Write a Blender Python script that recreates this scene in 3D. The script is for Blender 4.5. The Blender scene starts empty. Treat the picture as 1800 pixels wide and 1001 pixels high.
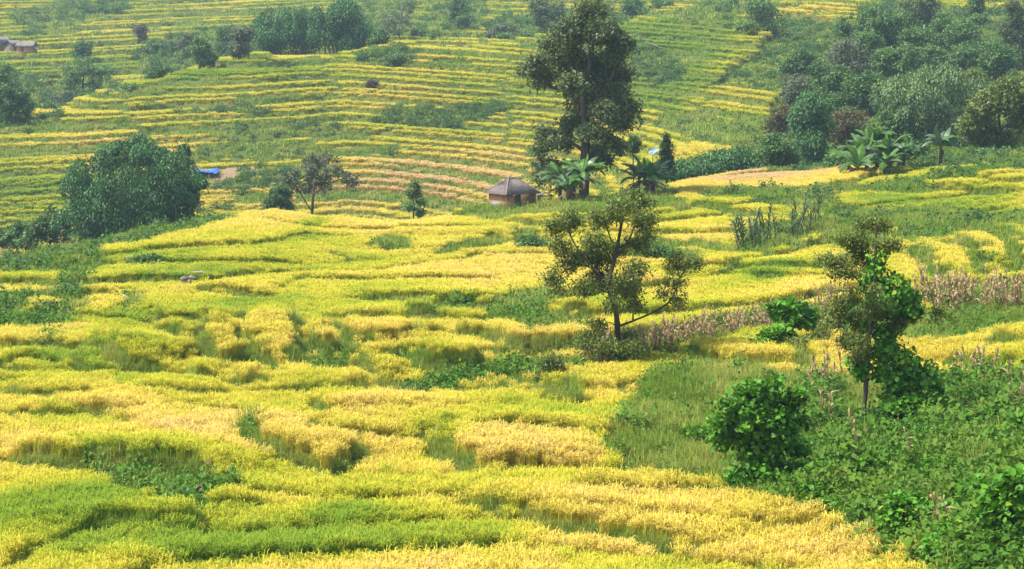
import bpy, math, random
import numpy as np
RNG = np.random.default_rng(7)
random.seed(7)
SC = bpy.context.scene
COL = SC.collection
# ------------------------------------------------------------------ camera, sky, sun, exposure
F = 3610.0                                   # focal length in units of a 1800 wide picture
PITCH = math.atan(450.5 / F)                 # the camera looks 7.1 degrees down from a slope
cam_d = bpy.data.cameras.new('camera')
cam_d.sensor_width = 36.0
cam_d.lens = 36.0 * F / 1800.0
cam_d.clip_start = 0.5
cam_d.clip_end = 3000.0
cam = bpy.data.objects.new('camera', cam_d)
COL.objects.link(cam)
cam.location = (0, 0, 0)
cam.rotation_euler = (math.pi / 2 - PITCH, 0, 0)
SC.camera = cam
SUN_EL, SUN_AZ = 58.0, -100.0                # degrees; azimuth from +Y (view direction), negative = left
w = bpy.data.worlds.new('World')
SC.world = w
w.use_nodes = True
wn = w.node_tree.nodes
sky = wn.new('ShaderNodeTexSky')
sky.sky_type = 'NISHITA'
sky.sun_disc = False
sky.sun_elevation = math.radians(SUN_EL)
sky.sun_rotation = math.radians(SUN_AZ)
sky.dust_density = 2.5
sky.air_density = 1.0
wn['Background'].inputs['Strength'].default_value = 0.15
w.node_tree.links.new(sky.outputs['Color'], wn['Background'].inputs['Color'])
sun_d = bpy.data.lights.new('sun', 'SUN')
sun_d.energy = 4.2
sun_d.angle = math.radians(5)
sun_d.color = (1.0, 0.95, 0.86)
sun = bpy.data.objects.new('sun', sun_d)
COL.objects.link(sun)
sun.rotation_euler = (math.radians(90 - SUN_EL), 0, math.pi - math.radians(SUN_AZ))
SC.view_settings.view_transform = 'Standard'
SC.view_settings.look = 'None'
SC.view_settings.exposure = 0.62
SC.view_settings.gamma = 1.0
SC.cycles.use_denoising = True
SC.cycles.max_bounces = 6
SC.cycles.diffuse_bounces = 3
SC.cycles.transmission_bounces = 3
SC.cycles.volume_bounces = 1
SC.cycles.use_adaptive_sampling = True
SC.cycles.adaptive_threshold = 0.02

# ------------------------------------------------------------------ small maths
CP, SP = math.cos(PITCH), math.sin(PITCH)
def ray(px, py):
    px = np.asarray(px, float); py = np.asarray(py, float)
    a, b = px - 900.0, 500.5 - py
    return a, F * CP + b * SP, -F * SP + b * CP
def at(px, py, D):
    a, y, z = ray(px, py)
    k = D / y
    return a * k, np.broadcast_to(D, np.shape(k)) * 1.0, z * k
def sstep(a, b, x):
    t = np.clip((x - a) / (b - a), 0, 1)
    return t * t * (3 - 2 * t)
def vnoise(x, y, seed=0):
    xf, yf = np.floor(x), np.floor(y)
    fx, fy = x - xf, y - yf
    fx = fx * fx * (3 - 2 * fx); fy = fy * fy * (3 - 2 * fy)
    xi = xf.astype(np.int64); yi = yf.astype(np.int64)
    def h(i, j):
        v = (i * 374761393 + j * 668265263 + seed * 974634777) & 0xffffffff
        v = ((v ^ (v >> 13)) * 1274126177) & 0xffffffff
        return ((v ^ (v >> 16)) & 0xffff) / 65535.0
    return (h(xi, yi) * (1 - fx) + h(xi + 1, yi) * fx) * (1 - fy) + (h(xi, yi + 1) * (1 - fx) + h(xi + 1, yi + 1) * fx) * fy
def fbm(x, y, seed=0, o=3):
    r = 0; a = 0.5; s = 0
    for k in range(o):
        r = r + a * vnoise(x * 2 ** k, y * 2 ** k, seed + k * 17); s += a; a *= 0.5
    return r / s
def hash1(i, seed=0):
    v = (np.asarray(i).astype(np.int64) * 374761393 + seed * 668265263) & 0xffffffff
    v = ((v ^ (v >> 13)) * 1274126177) & 0xffffffff
    return ((v ^ (v >> 16)) & 0xffff) / 65535.0

# ------------------------------------------------------------------ the lie of the land: (direction, distance) -> height, from sighted points
CTRL = [  # photo x, photo y, metres away
 (0,1001,58),(450,1001,57.5),(900,1001,57),(1250,1001,56.5),(1550,1001,54),(1800,1001,47),
 (0,900,65.5),(450,900,65),(900,900,64.5),(1200,885,66),(1500,900,60),(1750,900,54),
 (0,800,75.5),(450,800,75),(900,800,74.5),(1150,800,74),(1340,840,69),(1520,795,71),(1750,800,64.5),
 (0,700,89),(450,700,88),(900,700,87),(1200,690,87),(1400,700,84),(1600,700,83),(1800,720,75),
 (0,620,104),(450,620,102),(900,620,101),(1250,630,98),(1700,630,92),
 (0,560,119),(300,560,116),(700,560,114),(1100,560,113),(1450,560,109),(1750,560,105),
 (60,500,137),(400,500,132),(800,500,131),(1200,500,129),(1700,500,120),
 (0,485,147),(250,450,150),(600,450,151),(1000,450,149),(1350,450,143),(1700,450,135),
 (270,425,162),(350,403,172),(600,400,176),(850,395,176),(1100,400,173),(1400,395,165),(1750,400,154),
 (480,388,182),(850,372,190),(1050,358,193),(1250,345,195),(1500,350,185),(1750,345,178),
 (1200,327,213),(1330,308,224),(1470,302,223),(1620,305,206),(1790,287,208),
 (0,442,285),(420,392,292),(620,388,290),(800,378,290),(1000,345,290),
 (0,340,304),(300,300,320),(600,300,316),(850,300,313),(1000,280,315),
 (0,250,338),(300,200,357),(600,200,352),(850,190,356),(1000,170,365),
 (0,215,352),(150,186,366),(250,152,378),(340,128,388),(450,96,400),(700,78,410),(950,72,411),(1120,62,422),
 (60,140,480),(40,106,520),(200,60,580),(100,0,690),(400,55,570),(420,0,680),(700,40,550),(700,0,640),(870,45,530),(850,0,620),
 (1150,130,384),(1220,200,338),(1250,250,300),(1200,290,262),(1300,60,425),(1330,108,372),(1310,190,330),(1150,0,560),
 (1350,250,285),(1400,0,520),(1430,150,340),(1600,250,258),(1720,205,300),(1560,130,350),(1760,100,385),(1620,45,440),(1800,0,480),(1520,0,490),
]
XTRA = [  # photo x, metres away, height: hollows that the photograph hides
 (100,215,-25.5),(100,245,-30.5),(-40,245,-31.5),(300,230,-27.0),(350,255,-30.0),(600,225,-25.0),(600,255,-28.5),(850,225,-22.5),(850,255,-26.5),
 (1050,235,-22),(1200,238,-18.5),(1450,245,-17),(1650,235,-15.5),
 (60,425,-20.0),(280,440,-14.5),(450,450,-9.5),(700,455,-6.5),(950,455,-5.5),
 (0,950,50),(450,950,50),(900,950,52),(1350,950,55),(1800,950,60),
]
_c = np.array([[p[0], p[2], at(p[0], p[1], p[2])[2]] for p in CTRL] + [[p[0], p[1], p[2]] for p in XTRA], float)
def feat(u, v):
    return u * 4.0, v
cu = np.array([at(p[0], 500, p[1])[0] / p[1] for p in _c])
ca, cb = feat(cu, np.log(_c[:, 1]))
def tpsk(r2):
    return 0.5 * r2 * np.log(r2 + 1e-9)
n = len(_c)
K = tpsk((ca[:, None] - ca) ** 2 + (cb[:, None] - cb) ** 2) + np.eye(n) * 2e-4
Pm = np.stack([np.ones(n), ca, cb], 1)
A = np.block([[K, Pm], [Pm.T, np.zeros((3, 3))]])
tw = np.linalg.solve(A, np.concatenate([_c[:, 2], np.zeros(3)]))
def base_uv(u, v):
    a, b = feat(np.clip(u, -0.3, 0.3), np.clip(v, math.log(46), math.log(950)))
    sh = a.shape; a = a.ravel(); b = b.ravel()
    out = tw[n] + tw[n + 1] * a + tw[n + 2] * b
    for i in range(n):
        out += tw[i] * tpsk((a - ca[i]) ** 2 + (b - cb[i]) ** 2)
    return out.reshape(sh)
# the sheet: rows are distances, columns are directions
NU, U0, U1 = 600, -0.31, 0.31
V0, V1, DV = math.log(42.0), math.log(900.0), 0.0024
NV = int((V1 - V0) / DV) + 1
gu = np.linspace(U0, U1, NU)
gv = V0 + DV * np.arange(NV)
GU, GV = np.meshgrid(gu, gv)
GY = np.exp(GV); GX = GU * GY
# coarse evaluation, then bilinear refinement (the land is smooth)
cuu = np.linspace(U0, U1, 121); cvv = np.linspace(V0, gv[-1], 321)
ZC = base_uv(*np.meshgrid(cuu, cvv))
def bil(Z, u, v, u0, u1, v0, v1):
    nv, nu = Z.shape
    a = np.clip((u - u0) / (u1 - u0) * (nu - 1), 0, nu - 1.001); b = np.clip((v - v0) / (v1 - v0) * (nv - 1), 0, nv - 1.001)
    i = a.astype(int); j = b.astype(int); fa = a - i; fb = b - j
    return (Z[j, i] * (1 - fa) + Z[j, i + 1] * fa) * (1 - fb) + (Z[j + 1, i] * (1 - fa) + Z[j + 1, i + 1] * fa) * fb
GZB = bil(ZC, GU, GV, U0, U1, V0, gv[-1])
def base_z(x, y):
    return bil(ZC, x / y, np.log(y), U0, U1, V0, gv[-1])
_D = np.exp(np.linspace(math.log(44), math.log(890), 2400))
def sight(px, py):
    """world x, y where the sight line of a photo point first meets the land"""
    a, yy, zz = ray(px, py)
    u = a / yy
    zl = _D * zz / yy
    zb = bil(ZC, np.full_like(_D, u), np.log(_D), U0, U1, V0, gv[-1])
    k = np.argmax(zl <= zb) if (zl <= zb).any() else len(_D) - 1
    return u * _D[k], _D[k]
def sights(pts):
    return np.array([sight(*p) for p in pts])
def in_poly(x, y, P):
    r = np.zeros(x.shape, bool)
    j = len(P) - 1
    for i in range(len(P)):
        xi, yi = P[i]; xj, yj = P[j]
        if yi != yj:
            r ^= ((yi > y) != (yj > y)) & (x < (xj - xi) * (y - yi) / (yj - yi) + xi)
        j = i
    return r
def catmull(P, k=4):
    P = np.asarray(P, float)
    Q = np.vstack([2 * P[0] - P[1], P, 2 * P[-1] - P[-2]])
    out = []
    for i in range(1, len(Q) - 2):
        for t in np.arange(k) / k:
            out.append(0.5 * (2 * Q[i] + (Q[i + 1] - Q[i - 1]) * t + (2 * Q[i - 1] - 5 * Q[i] + 4 * Q[i + 1] - Q[i + 2]) * t * t + (3 * Q[i] - Q[i - 1] - 3 * Q[i + 1] + Q[i + 2]) * t ** 3))
    out.append(P[-1])
    return np.array(out)
# ------------------------------------------------------------------ ground layers
WX = GX + (fbm(GX / 2.5, GY / 2.5, 3) - .5) * 1.6 + (fbm(GX / 0.8, GY / 0.8, 5, 2) - .5) * 0.6
WY = GY + (fbm(GX / 2.5, GY / 2.5, 4) - .5) * 2.2 + (fbm(GX / 0.8, GY / 0.8, 6, 2) - .5) * 0.8
FARS = np.clip(GY / 300.0, .4, 2)
WX2 = GX + (fbm(GX / 6, GY / 6, 3) - .5) * 5; WY2 = GY + (fbm(GX / 6, GY / 6, 4) - .5) * 6
def mask(poly, far=False):
    P = sights(poly)
    m = np.zeros(GX.shape, bool)
    X, Y = (WX2, WY2) if far else (WX, WY)
    b = (X > P[:, 0].min()) & (X < P[:, 0].max()) & (Y > P[:, 1].min()) & (Y < P[:, 1].max())
    m[b] = in_poly(X[b], Y[b], P)
    return m
BASIN = (GY < 1e9)
rice = np.ones(GX.shape); grass = np.zeros(GX.shape); weed = np.zeros(GX.shape); scrub = np.zeros(GX.shape); soil = np.zeros(GX.shape)
ripe = 0.68 + (fbm(GX / 9, GY / 13, 11) - .5) * 1.0 + (fbm(GX / 2.2, GY / 4.5, 12) - .5) * 0.55
# --- ripeness: greener or browner stretches of rice
for px, py, rx, ry, dv in [
  (130,920,230,75,-.75),(420,985,220,40,-.7),(640,935,150,30,-.7),(600,990,180,22,-.65),(770,800,50,38,-.6),(820,965,130,35,-.5),(1000,765,110,18,-.55),(900,735,90,20,-.35),
  (1130,735,50,16,-.5),(560,402,110,22,-.95),(480,430,130,22,-.4),(330,440,90,20,-.25),(640,470,90,14,-.25),(800,470,120,8,-.2),(1370,490,80,12,-.6),(1330,455,40,9,-.5),(1270,515,60,12,-.4),
  (1400,650,60,25,-.35),(1240,660,60,25,-.4),(560,690,90,16,-.2),(120,770,160,22,-.3),(500,735,130,12,-.4),(330,600,80,22,-.25),(130,650,80,30,-.25),(420,540,120,8,-.3),(200,590,60,25,-.4),
  (250,510,60,15,-.45),(1100,560,60,30,-.3),(600,930,50,15,-.4),(960,700,60,18,-.2),(150,800,150,22,.2),(1350,780,60,40,.1),(620,380,60,10,-.3),(1140,650,50,18,-.4),(1720,375,90,25,-.5),(1560,362,90,18,-.55),(1650,470,50,20,-.15),(1330,318,130,12,.75),(640,750,40,20,.35),(900,850,120,40,.3),(1150,900,150,40,.3),(250,790,200,20,.35)]:
    P = sights([(px - rx, py), (px + rx, py), (px, py - ry), (px, py + ry)])
    c = np.array(sight(px, py)); ax = (P[1, 0] - P[0, 0]) / 2; ay = max(abs(c[1] - P[3, 1]) * 1.1, .5)
    ripe += dv * np.exp(-(((WX - c[0]) / ax) ** 2 + ((WY - c[1]) / ay) ** 2) * 1.1)
# --- steps between the paddies of the valley floor: (drop in metres, points left to right; the far side is the higher)
STEPS = [
 (.75,[(0,823),(100,832),(165,834),(280,836),(350,845),(405,862)]),(.6,[(438,768),(447,798),(480,823),(550,838),(592,843),(611,818),(608,795)]),
 (.35,[(365,913),(425,917),(470,906)]),(.75,[(775,775),(795,805),(820,832),(848,856)]),(.5,[(822,893),(850,911),(900,920),(1000,948),(1100,968),(1180,988),(1260,1012)]),
 (.5,[(320,962),(345,945),(352,930)]),(.6,[(273,567),(290,581),(320,583),(367,580),(413,582),(450,572)]),(.5,[(277,614),(317,627),(343,631)]),(.6,[(350,615),(383,644),(410,654),(436,632)]),
 (.6,[(437,619),(457,641),(490,655),(515,657)]),(.7,[(545,628),(575,634),(604,627)]),(.6,[(135,622),(170,635),(200,645),(240,661),(313,664)]),(.4,[(130,650),(160,664),(190,670)]),
 (.5,[(147,526),(167,534),(207,532)]),(.5,[(335,521),(400,528),(450,531),(497,531)]),(.5,[(43,562),(67,569),(97,552)]),(.7,[(604,612),(627,625),(667,630),(690,631)]),(.6,[(612,640),(630,660),(650,676)]),
 (.6,[(728,652),(767,664),(813,663),(870,657)]),(.5,[(330,660),(350,675),(395,672)]),(.5,[(405,672),(430,690),(480,682)]),(.4,[(0,657),(30,664),(60,672)]),(.5,[(960,693),(990,722),(1030,716)]),
 (.45,[(575,718),(580,748),(600,760)]),(.35,[(0,745),(60,752),(140,748),(220,752)]),(.3,[(230,702),(330,708),(420,702)]),(.35,[(0,705),(80,712),(170,708)]),(.3,[(600,480),(590,455),(560,440)]),
 (.5,[(780,602),(830,607),(870,617),(905,640)]),(.5,[(985,574),(1010,580),(1050,578)]),(.6,[(770,455),(800,450),(860,440),(900,432)]),(.6,[(845,430),(870,425),(895,428)]),(.5,[(180,455),(195,478),(230,482)]),
 (.5,[(880,400),(960,412),(1010,420)]),(.7,[(1200,366),(1243,372),(1300,386),(1353,397)]),(.6,[(1090,462),(1140,466),(1200,462)]),(.5,[(1230,505),(1280,490),(1300,478)]),
 (.7,[(1590,442),(1640,470),(1655,505)]),(.7,[(1660,432),(1705,456),(1738,502)]),(.7,[(1742,432),(1775,462),(1795,500)]),(.5,[(1390,505),(1340,498),(1310,500)][::-1]),
 (.5,[(1200,632),(1250,650),(1330,655),(1400,660)]),(.5,[(1640,660),(1690,652),(1740,668),(1800,672)]),(.5,[(1730,632),(1780,640),(1820,652)]),(.35,[(430,575),(445,620)]),
 (.5,[(510,578),(512,612),(518,655)][::-1]),(.4,[(585,458),(605,470),(620,474)]),(.5,[(660,440),(680,446),(700,440)]),(.8,[(1625,338),(1690,346),(1800,352)]),(.7,[(1700,330),(1760,336),(1810,340)]),(.5,[(1600,322),(1700,322),(1800,316)]),
 (.4,[(700,560),(740,566),(775,566)]),(.35,[(860,560),(930,566),(960,574)]),(.3,[(610,540),(700,536),(800,541),(900,533)]),(.3,[(500,500),(640,505),(760,500),(900,505)]),(.3,[(250,480),(400,476),(560,482)]),
]
steps = np.zeros(GX.shape)
stepmask = np.zeros(GX.shape)
SWX = GX + (fbm(GX / 2.6, GY / 2.6, 13, 2) - .5) * .8; SWY = GY + (fbm(GX / 2.6, GY / 2.6, 14, 2) - .5) * 1.2
for h, pl in STEPS:
    h *= 1.4 if 540 < pl[0][1] < 700 else 1.15
    P = catmull(sights(pl), 4)
    b = (GX > P[:, 0].min() - 7) & (GX < P[:, 0].max() + 7) & (GY > P[:, 1].min() - 9) & (GY < P[:, 1].max() + 9)
    x = SWX[b]; y = SWY[b]
    best = np.full(x.shape, 1e9); sg = np.zeros(x.shape); tt = np.zeros(x.shape)
    seg = np.hypot(*(P[1:] - P[:-1]).T); cum = np.concatenate([[0], np.cumsum(seg)])
    for i in range(len(P) - 1):
        d = P[i + 1] - P[i]; L2 = d @ d + 1e-9
        t = np.clip(((x - P[i, 0]) * d[0] + (y - P[i, 1]) * d[1]) / L2, 0, 1)
        ex = x - P[i, 0] - t * d[0]; ey = y - P[i, 1] - t * d[1]
        dd = ex * ex + ey * ey
        m = dd < best
        best[m] = dd[m]; sg[m] = np.sign(d[0] * ey - d[1] * ex)[m]; tt[m] = (cum[i] + t * seg[i])[m]
    sd = np.sqrt(best) * sg
    end = sstep(0, .18, tt / cum[-1]) * sstep(0, .18, 1 - tt / cum[-1])
    steps[b] += h * np.where(sd > -.38, .8 * np.exp(-np.abs(sd) / 6.5), .3 * np.exp(-np.abs(sd) / 3.0)) * np.tanh((sd + .38) / .26) * end
    stepmask[b] = np.maximum(stepmask[b], (end > .12) * sstep(-.65 - .45 * h, -.45 - .4 * h, sd) * sstep(.12, 0, sd))
def blur0(a_, k):
    for ax_ in (0, 1):
        for s_ in (k, 2 * k, 3 * k):
            a_ = (a_ + np.roll(a_, s_, ax_) + np.roll(a_, -s_, ax_)) / 3
    return a_
# --- the paddies themselves: curved level strips, each a step above the one in front
KB = 7.5
right_t = sstep(.165, .20, GX / GY) * sstep(118, 128, GY) * sstep(172, 160, GY)
hb = KB * np.log(GY) + (fbm(GX / 24, GY / 26, 81, 2) - .5) * 4.8 + (fbm(GX / 8, GY / 11, 82, 2) - .5) * .9 - right_t * GX * .22
fB = hb - np.floor(hb); kB = np.floor(hb)
plain_ = np.exp(-(((GX / GY + .045) / .085) ** 2) - ((np.log(GY) - math.log(140)) / .17) ** 2)
sB = 1.05 * sstep(.26, .55, fbm(GX / 15, GY / 20, 83, 2)) * (1 - .75 * plain_)
sB *= sstep(238, 215, GY) * (.45 + .55 * sstep(70, 86, GY))
gB = np.clip(1.1 * KB / GY * 1.4, .04, .28) * (.62 + .38 * sstep(72, 95, GY))
tB = np.where(fB < 1 - gB, .5 - .62 * fB / (1 - gB), np.where(fB < 1 - .62 * gB, -.32, -.32 + .82 * sstep(1 - .62 * gB, 1 - .05 * gB, fB)))
sB = sB * (1 - .8 * np.minimum(1, blur0(stepmask, 5) * 4))
steps += .92 * sB * tB
bundB = (fB > 1 - gB) & (sB > .22) & (GY < 232)
pcell = np.floor((GX + 14 * (fbm(GX / 20, GY / 20, 84) - .5)) / 17.0)
pid = hash1(kB * 53 + pcell * 7, 85)
ripe += np.where(GY < 240, (pid - .5) * .5, 0)
# --- overgrown banks and scrub of the valley floor
def put(poly, r=0, g=0, wd=0, s=0, so=0, far=False):
    m = mask(poly, far)
    rice[m] = r; grass[m] = g; weed[m] = wd; scrub[m] = s; soil[m] = so
put([(-60,515),(0,488),(60,468),(180,440),(260,418),(345,398),(420,392),(350,412),(290,424),(240,440),(180,455),(190,478),(165,500),(150,525),(165,545),(130,585),(60,600),(-60,590)], g=.6, wd=1, s=.30)
put([(-60,530),(-10,500),(60,495),(112,500),(105,515),(60,528),(0,532)], r=1)
put([(40,560),(62,536),(100,533),(98,552),(66,570)], r=1)
put([(205,535),(240,520),(250,560),(225,570)], g=1, wd=.4)
put([(60,600),(150,600),(120,625),(60,640)], r=.4, g=.8, wd=.2)
put([(740,560),(752,545),(790,538),(850,545),(905,528),(965,515),(990,545),(965,572),(1000,590),(1030,600),(1035,622),(985,615),(930,628),(895,605),(860,590),(840,572),(800,560),(765,570)], g=.9, wd=.8, s=.16)
put([(690,630),(735,612),(768,583),(785,562),(775,560),(745,590),(700,620)], g=1)
put([(545,630),(610,640),(640,668),(620,675),(560,655)], g=1, wd=.3)
put([(505,580),(522,570),(548,612),(540,655),(512,650)], g=1)
put([(432,640),(460,648),(515,662),(500,675),(440,660)], g=1, wd=.2)
put([(690,640),(730,640),(728,662),(700,668)], g=1, wd=.2)
put([(690,690),(760,672),(850,668),(935,650),(1010,640),(1060,628),(1090,640),(1040,660),(960,672),(860,682),(760,695),(700,705)], g=.6, wd=.9)
put([(660,432),(690,425),(720,432),(725,448),(690,452),(665,445)], g=.9, wd=.3)
put([(750,462),(800,446),(860,428),(905,432),(850,445),(790,462)], g=1, wd=.2)
put([(890,418),(935,412),(960,425),(960,442),(925,440),(895,430)], g=.9, wd=.6)
put([(1090,450),(1120,430),(1170,425),(1200,440),(1238,470),(1235,490),(1180,470),(1120,462)], g=1, wd=.5)
put([(800,390),(850,370),(930,368),(1000,362),(1010,375),(940,388),(880,400)], g=1, wd=.2)
put([(930,368),(1000,352),(1100,345),(1200,348),(1215,380),(1150,380),(1000,385)], g=1, wd=.3)
put([(150,834),(280,838),(345,848),(412,866),(402,905),(350,928),(285,905),(200,866),(150,850)], g=.7, wd=1)
put([(0,834),(150,838),(150,846),(0,840)], g=1, wd=.3)
put([(415,770),(438,780),(455,810),(490,835),(460,825),(425,795)], g=1, wd=.2)
put([(585,845),(606,820),(615,850),(590,870)], g=.8, wd=.2)
put([(775,790),(798,822),(835,858),(820,858),(790,832),(772,805)], g=.8)
put([(975,690),(1000,695),(1028,715),(1000,724),(980,712)], g=1)
put([(820,735),(845,705),(858,700),(850,725)], g=1)
put([(1040,640),(1090,620),(1180,600),(1300,570),(1400,560),(1480,550),(1500,600),(1440,620),(1330,600),(1220,625),(1120,645),(1040,665)], g=.7, wd=.4)
put([(1290,465),(1298,432),(1335,412),(1400,398),(1445,398),(1440,430),(1405,452),(1340,465)], g=.6, wd=.5)
put([(1190,440),(1230,430),(1290,445),(1295,460),(1260,452),(1220,445)], g=.8)
put([(1222,348),(1290,338),(1400,343),(1500,330),(1640,338),(1720,350),(1820,362),(1820,408),(1720,402),(1600,425),(1560,405),(1440,392),(1380,388),(1300,372)], g=1, wd=.45, s=.13)
put([(1470,346),(1560,348),(1640,352),(1650,376),(1560,384),(1480,372)], r=.85, g=.3)
put([(1650,348),(1740,350),(1830,352),(1830,388),(1740,384),(1660,374)], r=1)
put([(1540,330),(1620,322),(1700,308),(1820,282),(1820,312),(1740,322),(1660,330),(1600,340)], g=.3, wd=1, s=.15)
put([(1440,392),(1560,400),(1570,440),(1480,450),(1430,435)], g=.9, wd=.5, s=.2)
put([(1560,400),(1680,390),(1820,400),(1820,430),(1740,425),(1660,428),(1590,438)], g=1, wd=.4, s=.15)
for poly in [[(1586,438),(1604,440),(1640,462),(1668,505),(1644,505),(1622,470)], [(1648,428),(1670,430),(1715,455),(1750,502),(1728,502),(1700,464)], [(1736,428),(1758,430),(1790,455),(1815,490),(1800,505),(1772,465)]]:
    put(poly, g=1, wd=.15)
put([(1548,572),(1620,560),(1820,545),(1820,606),(1720,618),(1650,640),(1590,635)], g=1, wd=.35)
put([(1620,505),(1820,505),(1820,560),(1700,562),(1625,565)], g=.6, wd=.2)
put([(1440,560),(1560,540),(1570,640),(1500,630),(1460,620)], g=.7, wd=.8)
put([(1390,640),(1420,625),(1440,655),(1415,690),(1395,690)], g=1)
# the overgrown bank on the right
put([(1030,820),(1100,770),(1135,700),(1175,668),(1260,690),(1420,690),(1490,700),(1570,690),(1660,700),(1850,690),(1900,1250),(1660,1150),(1600,1012),(1500,982),(1390,945),(1200,888),(1110,862)], g=1, wd=.14)
put([(1400,700),(1480,720),(1500,800),(1560,780),(1640,700),(1850,690),(1900,1250),(1660,1150),(1600,1012),(1500,982),(1390,945),(1290,900),(1250,850),(1400,800)], g=.22, wd=1)
put([(1085,905),(1100,900),(1110,905)], g=1)
stepmask = np.maximum(stepmask, bundB * .97)
rice *= 1 - .95 * stepmask
grass = np.maximum(grass, stepmask * .8)
# --- wandering small gaps and thin places in the rice
thin = fbm(GX / 1.1, GY / 2.2, 21, 3)
# --- terraced hillside beyond the hollow
right_scrub = mask([(1215,182),(1280,140),(1325,110),(1368,60),(1375,35),(1420,45),(1500,62),(1520,0),(1560,-60),(1850,-60),(1850,300),(1700,305),(1480,305),(1340,312),(1190,325),(1190,295),(1330,262),(1352,190),(1290,165)], True)
wt = sstep(262, 276, GY + (GX / GY - .0) * 0) * np.where(right_scrub, 0.15, 1.0)
lobe = np.exp(-((GX - 60) / 40) ** 2) * 0
xs_ = GX + 29 * GY / 350
zno = (fbm(GX / 60, GY / 80, 31, 2) - .5) * 4.0 + np.where(xs_ < 0, -.065 * xs_, .10 * np.sqrt(xs_ * xs_ + 64) - .8)
zt = GZB + zno + (fbm(GX / 11, GY / 14, 32) - .5) * .7
cellx = np.floor((GX + 26 * (fbm(GX / 50, GY / 30, 33) - .5)) / 31.0)
cellz = np.floor((zt + 60 + 4 * hash1(cellx, 5)) / 7.0)
cell = cellx * 131 + cellz
fx = (GX + 26 * (fbm(GX / 50, GY / 30, 33) - .5)) / 31.0
edge = np.abs(fx - np.round(fx)) * 31.0
far2 = GY > 436
kz = np.array([-45, -22, -16, 12.]); kt = np.array([0, 23 / .78, 23 / .78 + 6 / .9, 23 / .78 + 6 / .9 + 28 / 1.08])
_tq = np.linspace(-5, 140, 6000); _tqw = _tq + .20 * np.sin(2.3 * _tq) + .16 * np.sin(3.7 * _tq + 1)
def terr(z, kz, kt, ph):
    t = np.interp(np.interp(z, kz, kt), _tq, _tqw) + ph
    k = np.floor(t); f = t - k
    TR = .68
    r = np.where(f < TR, .10 * f / TR, .10 + .90 * sstep(TR, 1.0, f))
    return np.interp(np.interp(k + r - ph, _tqw, _tq), kt, kz), k, f
ph = np.floor(hash1(cell, 9) * 3) / 3.0 * .8
z1, k1, f1 = terr(zt, kz, kt, ph)
kz2 = np.array([-45, 120.]); kt2 = np.array([0, 165 / 1.4])
z2, k2, f2 = terr(zt, kz2, kt2, ph)
ZT = np.where(far2, z2, z1) - zno * .75; KT = np.where(far2, k2 + 500, k1); FT = np.where(far2, f2, f1)
hill = wt > .5
band = hash1(KT * 977 + cell * 13, 41)
band2 = hash1(KT * 31 + 7, 42)
tread = (FT < .60 + .10 * hash1(KT * 17, 44)) & (edge > .5)
hz = GZB
ricehill = tread & (band > .06) & (fbm(GX / 14 + KT * 7.3, KT * 3.1 + GY / 60, 43, 2) > .24)
nb = fbm(GX / 22, GY / 30, 51)
rice[hill] = np.where(ricehill, 1.0, 0.0)[hill]
grass[hill] = np.where(ricehill, 0.0, 1.0)[hill]
weed[hill] = (np.where(ricehill, 0, (fbm(GX / 5, GY / 5, 52) > .62) * .6))[hill]
scrub[hill] = 0
ripe_h = .62 + (band - .5) * .3 + (nb - .5) * .9 + (band2 - .5) * .25
ripe[hill] = ripe_h[hill]
RG = [(430,120,130,22,-.6),(560,110,70,14,-.4),(330,150,90,14,-.3),(1000,240,160,40,.15),(750,290,160,35,.45),(800,340,160,40,.5),(650,335,120,35,.75),(480,360,140,25,.4),(60,340,120,50,-.45),
      (1180,130,90,70,-.9),(1230,60,100,40,-.9),(1150,190,60,30,-.3),(60,60,160,60,-.25),(130,110,90,20,-.2),(300,60,120,30,-.05),(760,40,120,40,-.4),(1270,190,80,25,.25),(1420,10,60,20,.3),(400,230,200,40,-.05),(200,260,200,30,.25)]
for px, py, rx, ry, dv in RG:
    P = sights([(px - rx, py), (px + rx, py), (px, py - ry), (px, py + ry)])
    c = np.array(sight(px, py)); ax = (P[1, 0] - P[0, 0]) / 2; ay = max(abs(c[1] - P[3, 1]) * 1.1, 3)
    ripe[hill] += (dv * np.exp(-(((WX2 - c[0]) / ax) ** 2 + ((WY2 - c[1]) / ay) ** 2)))[hill]
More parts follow.
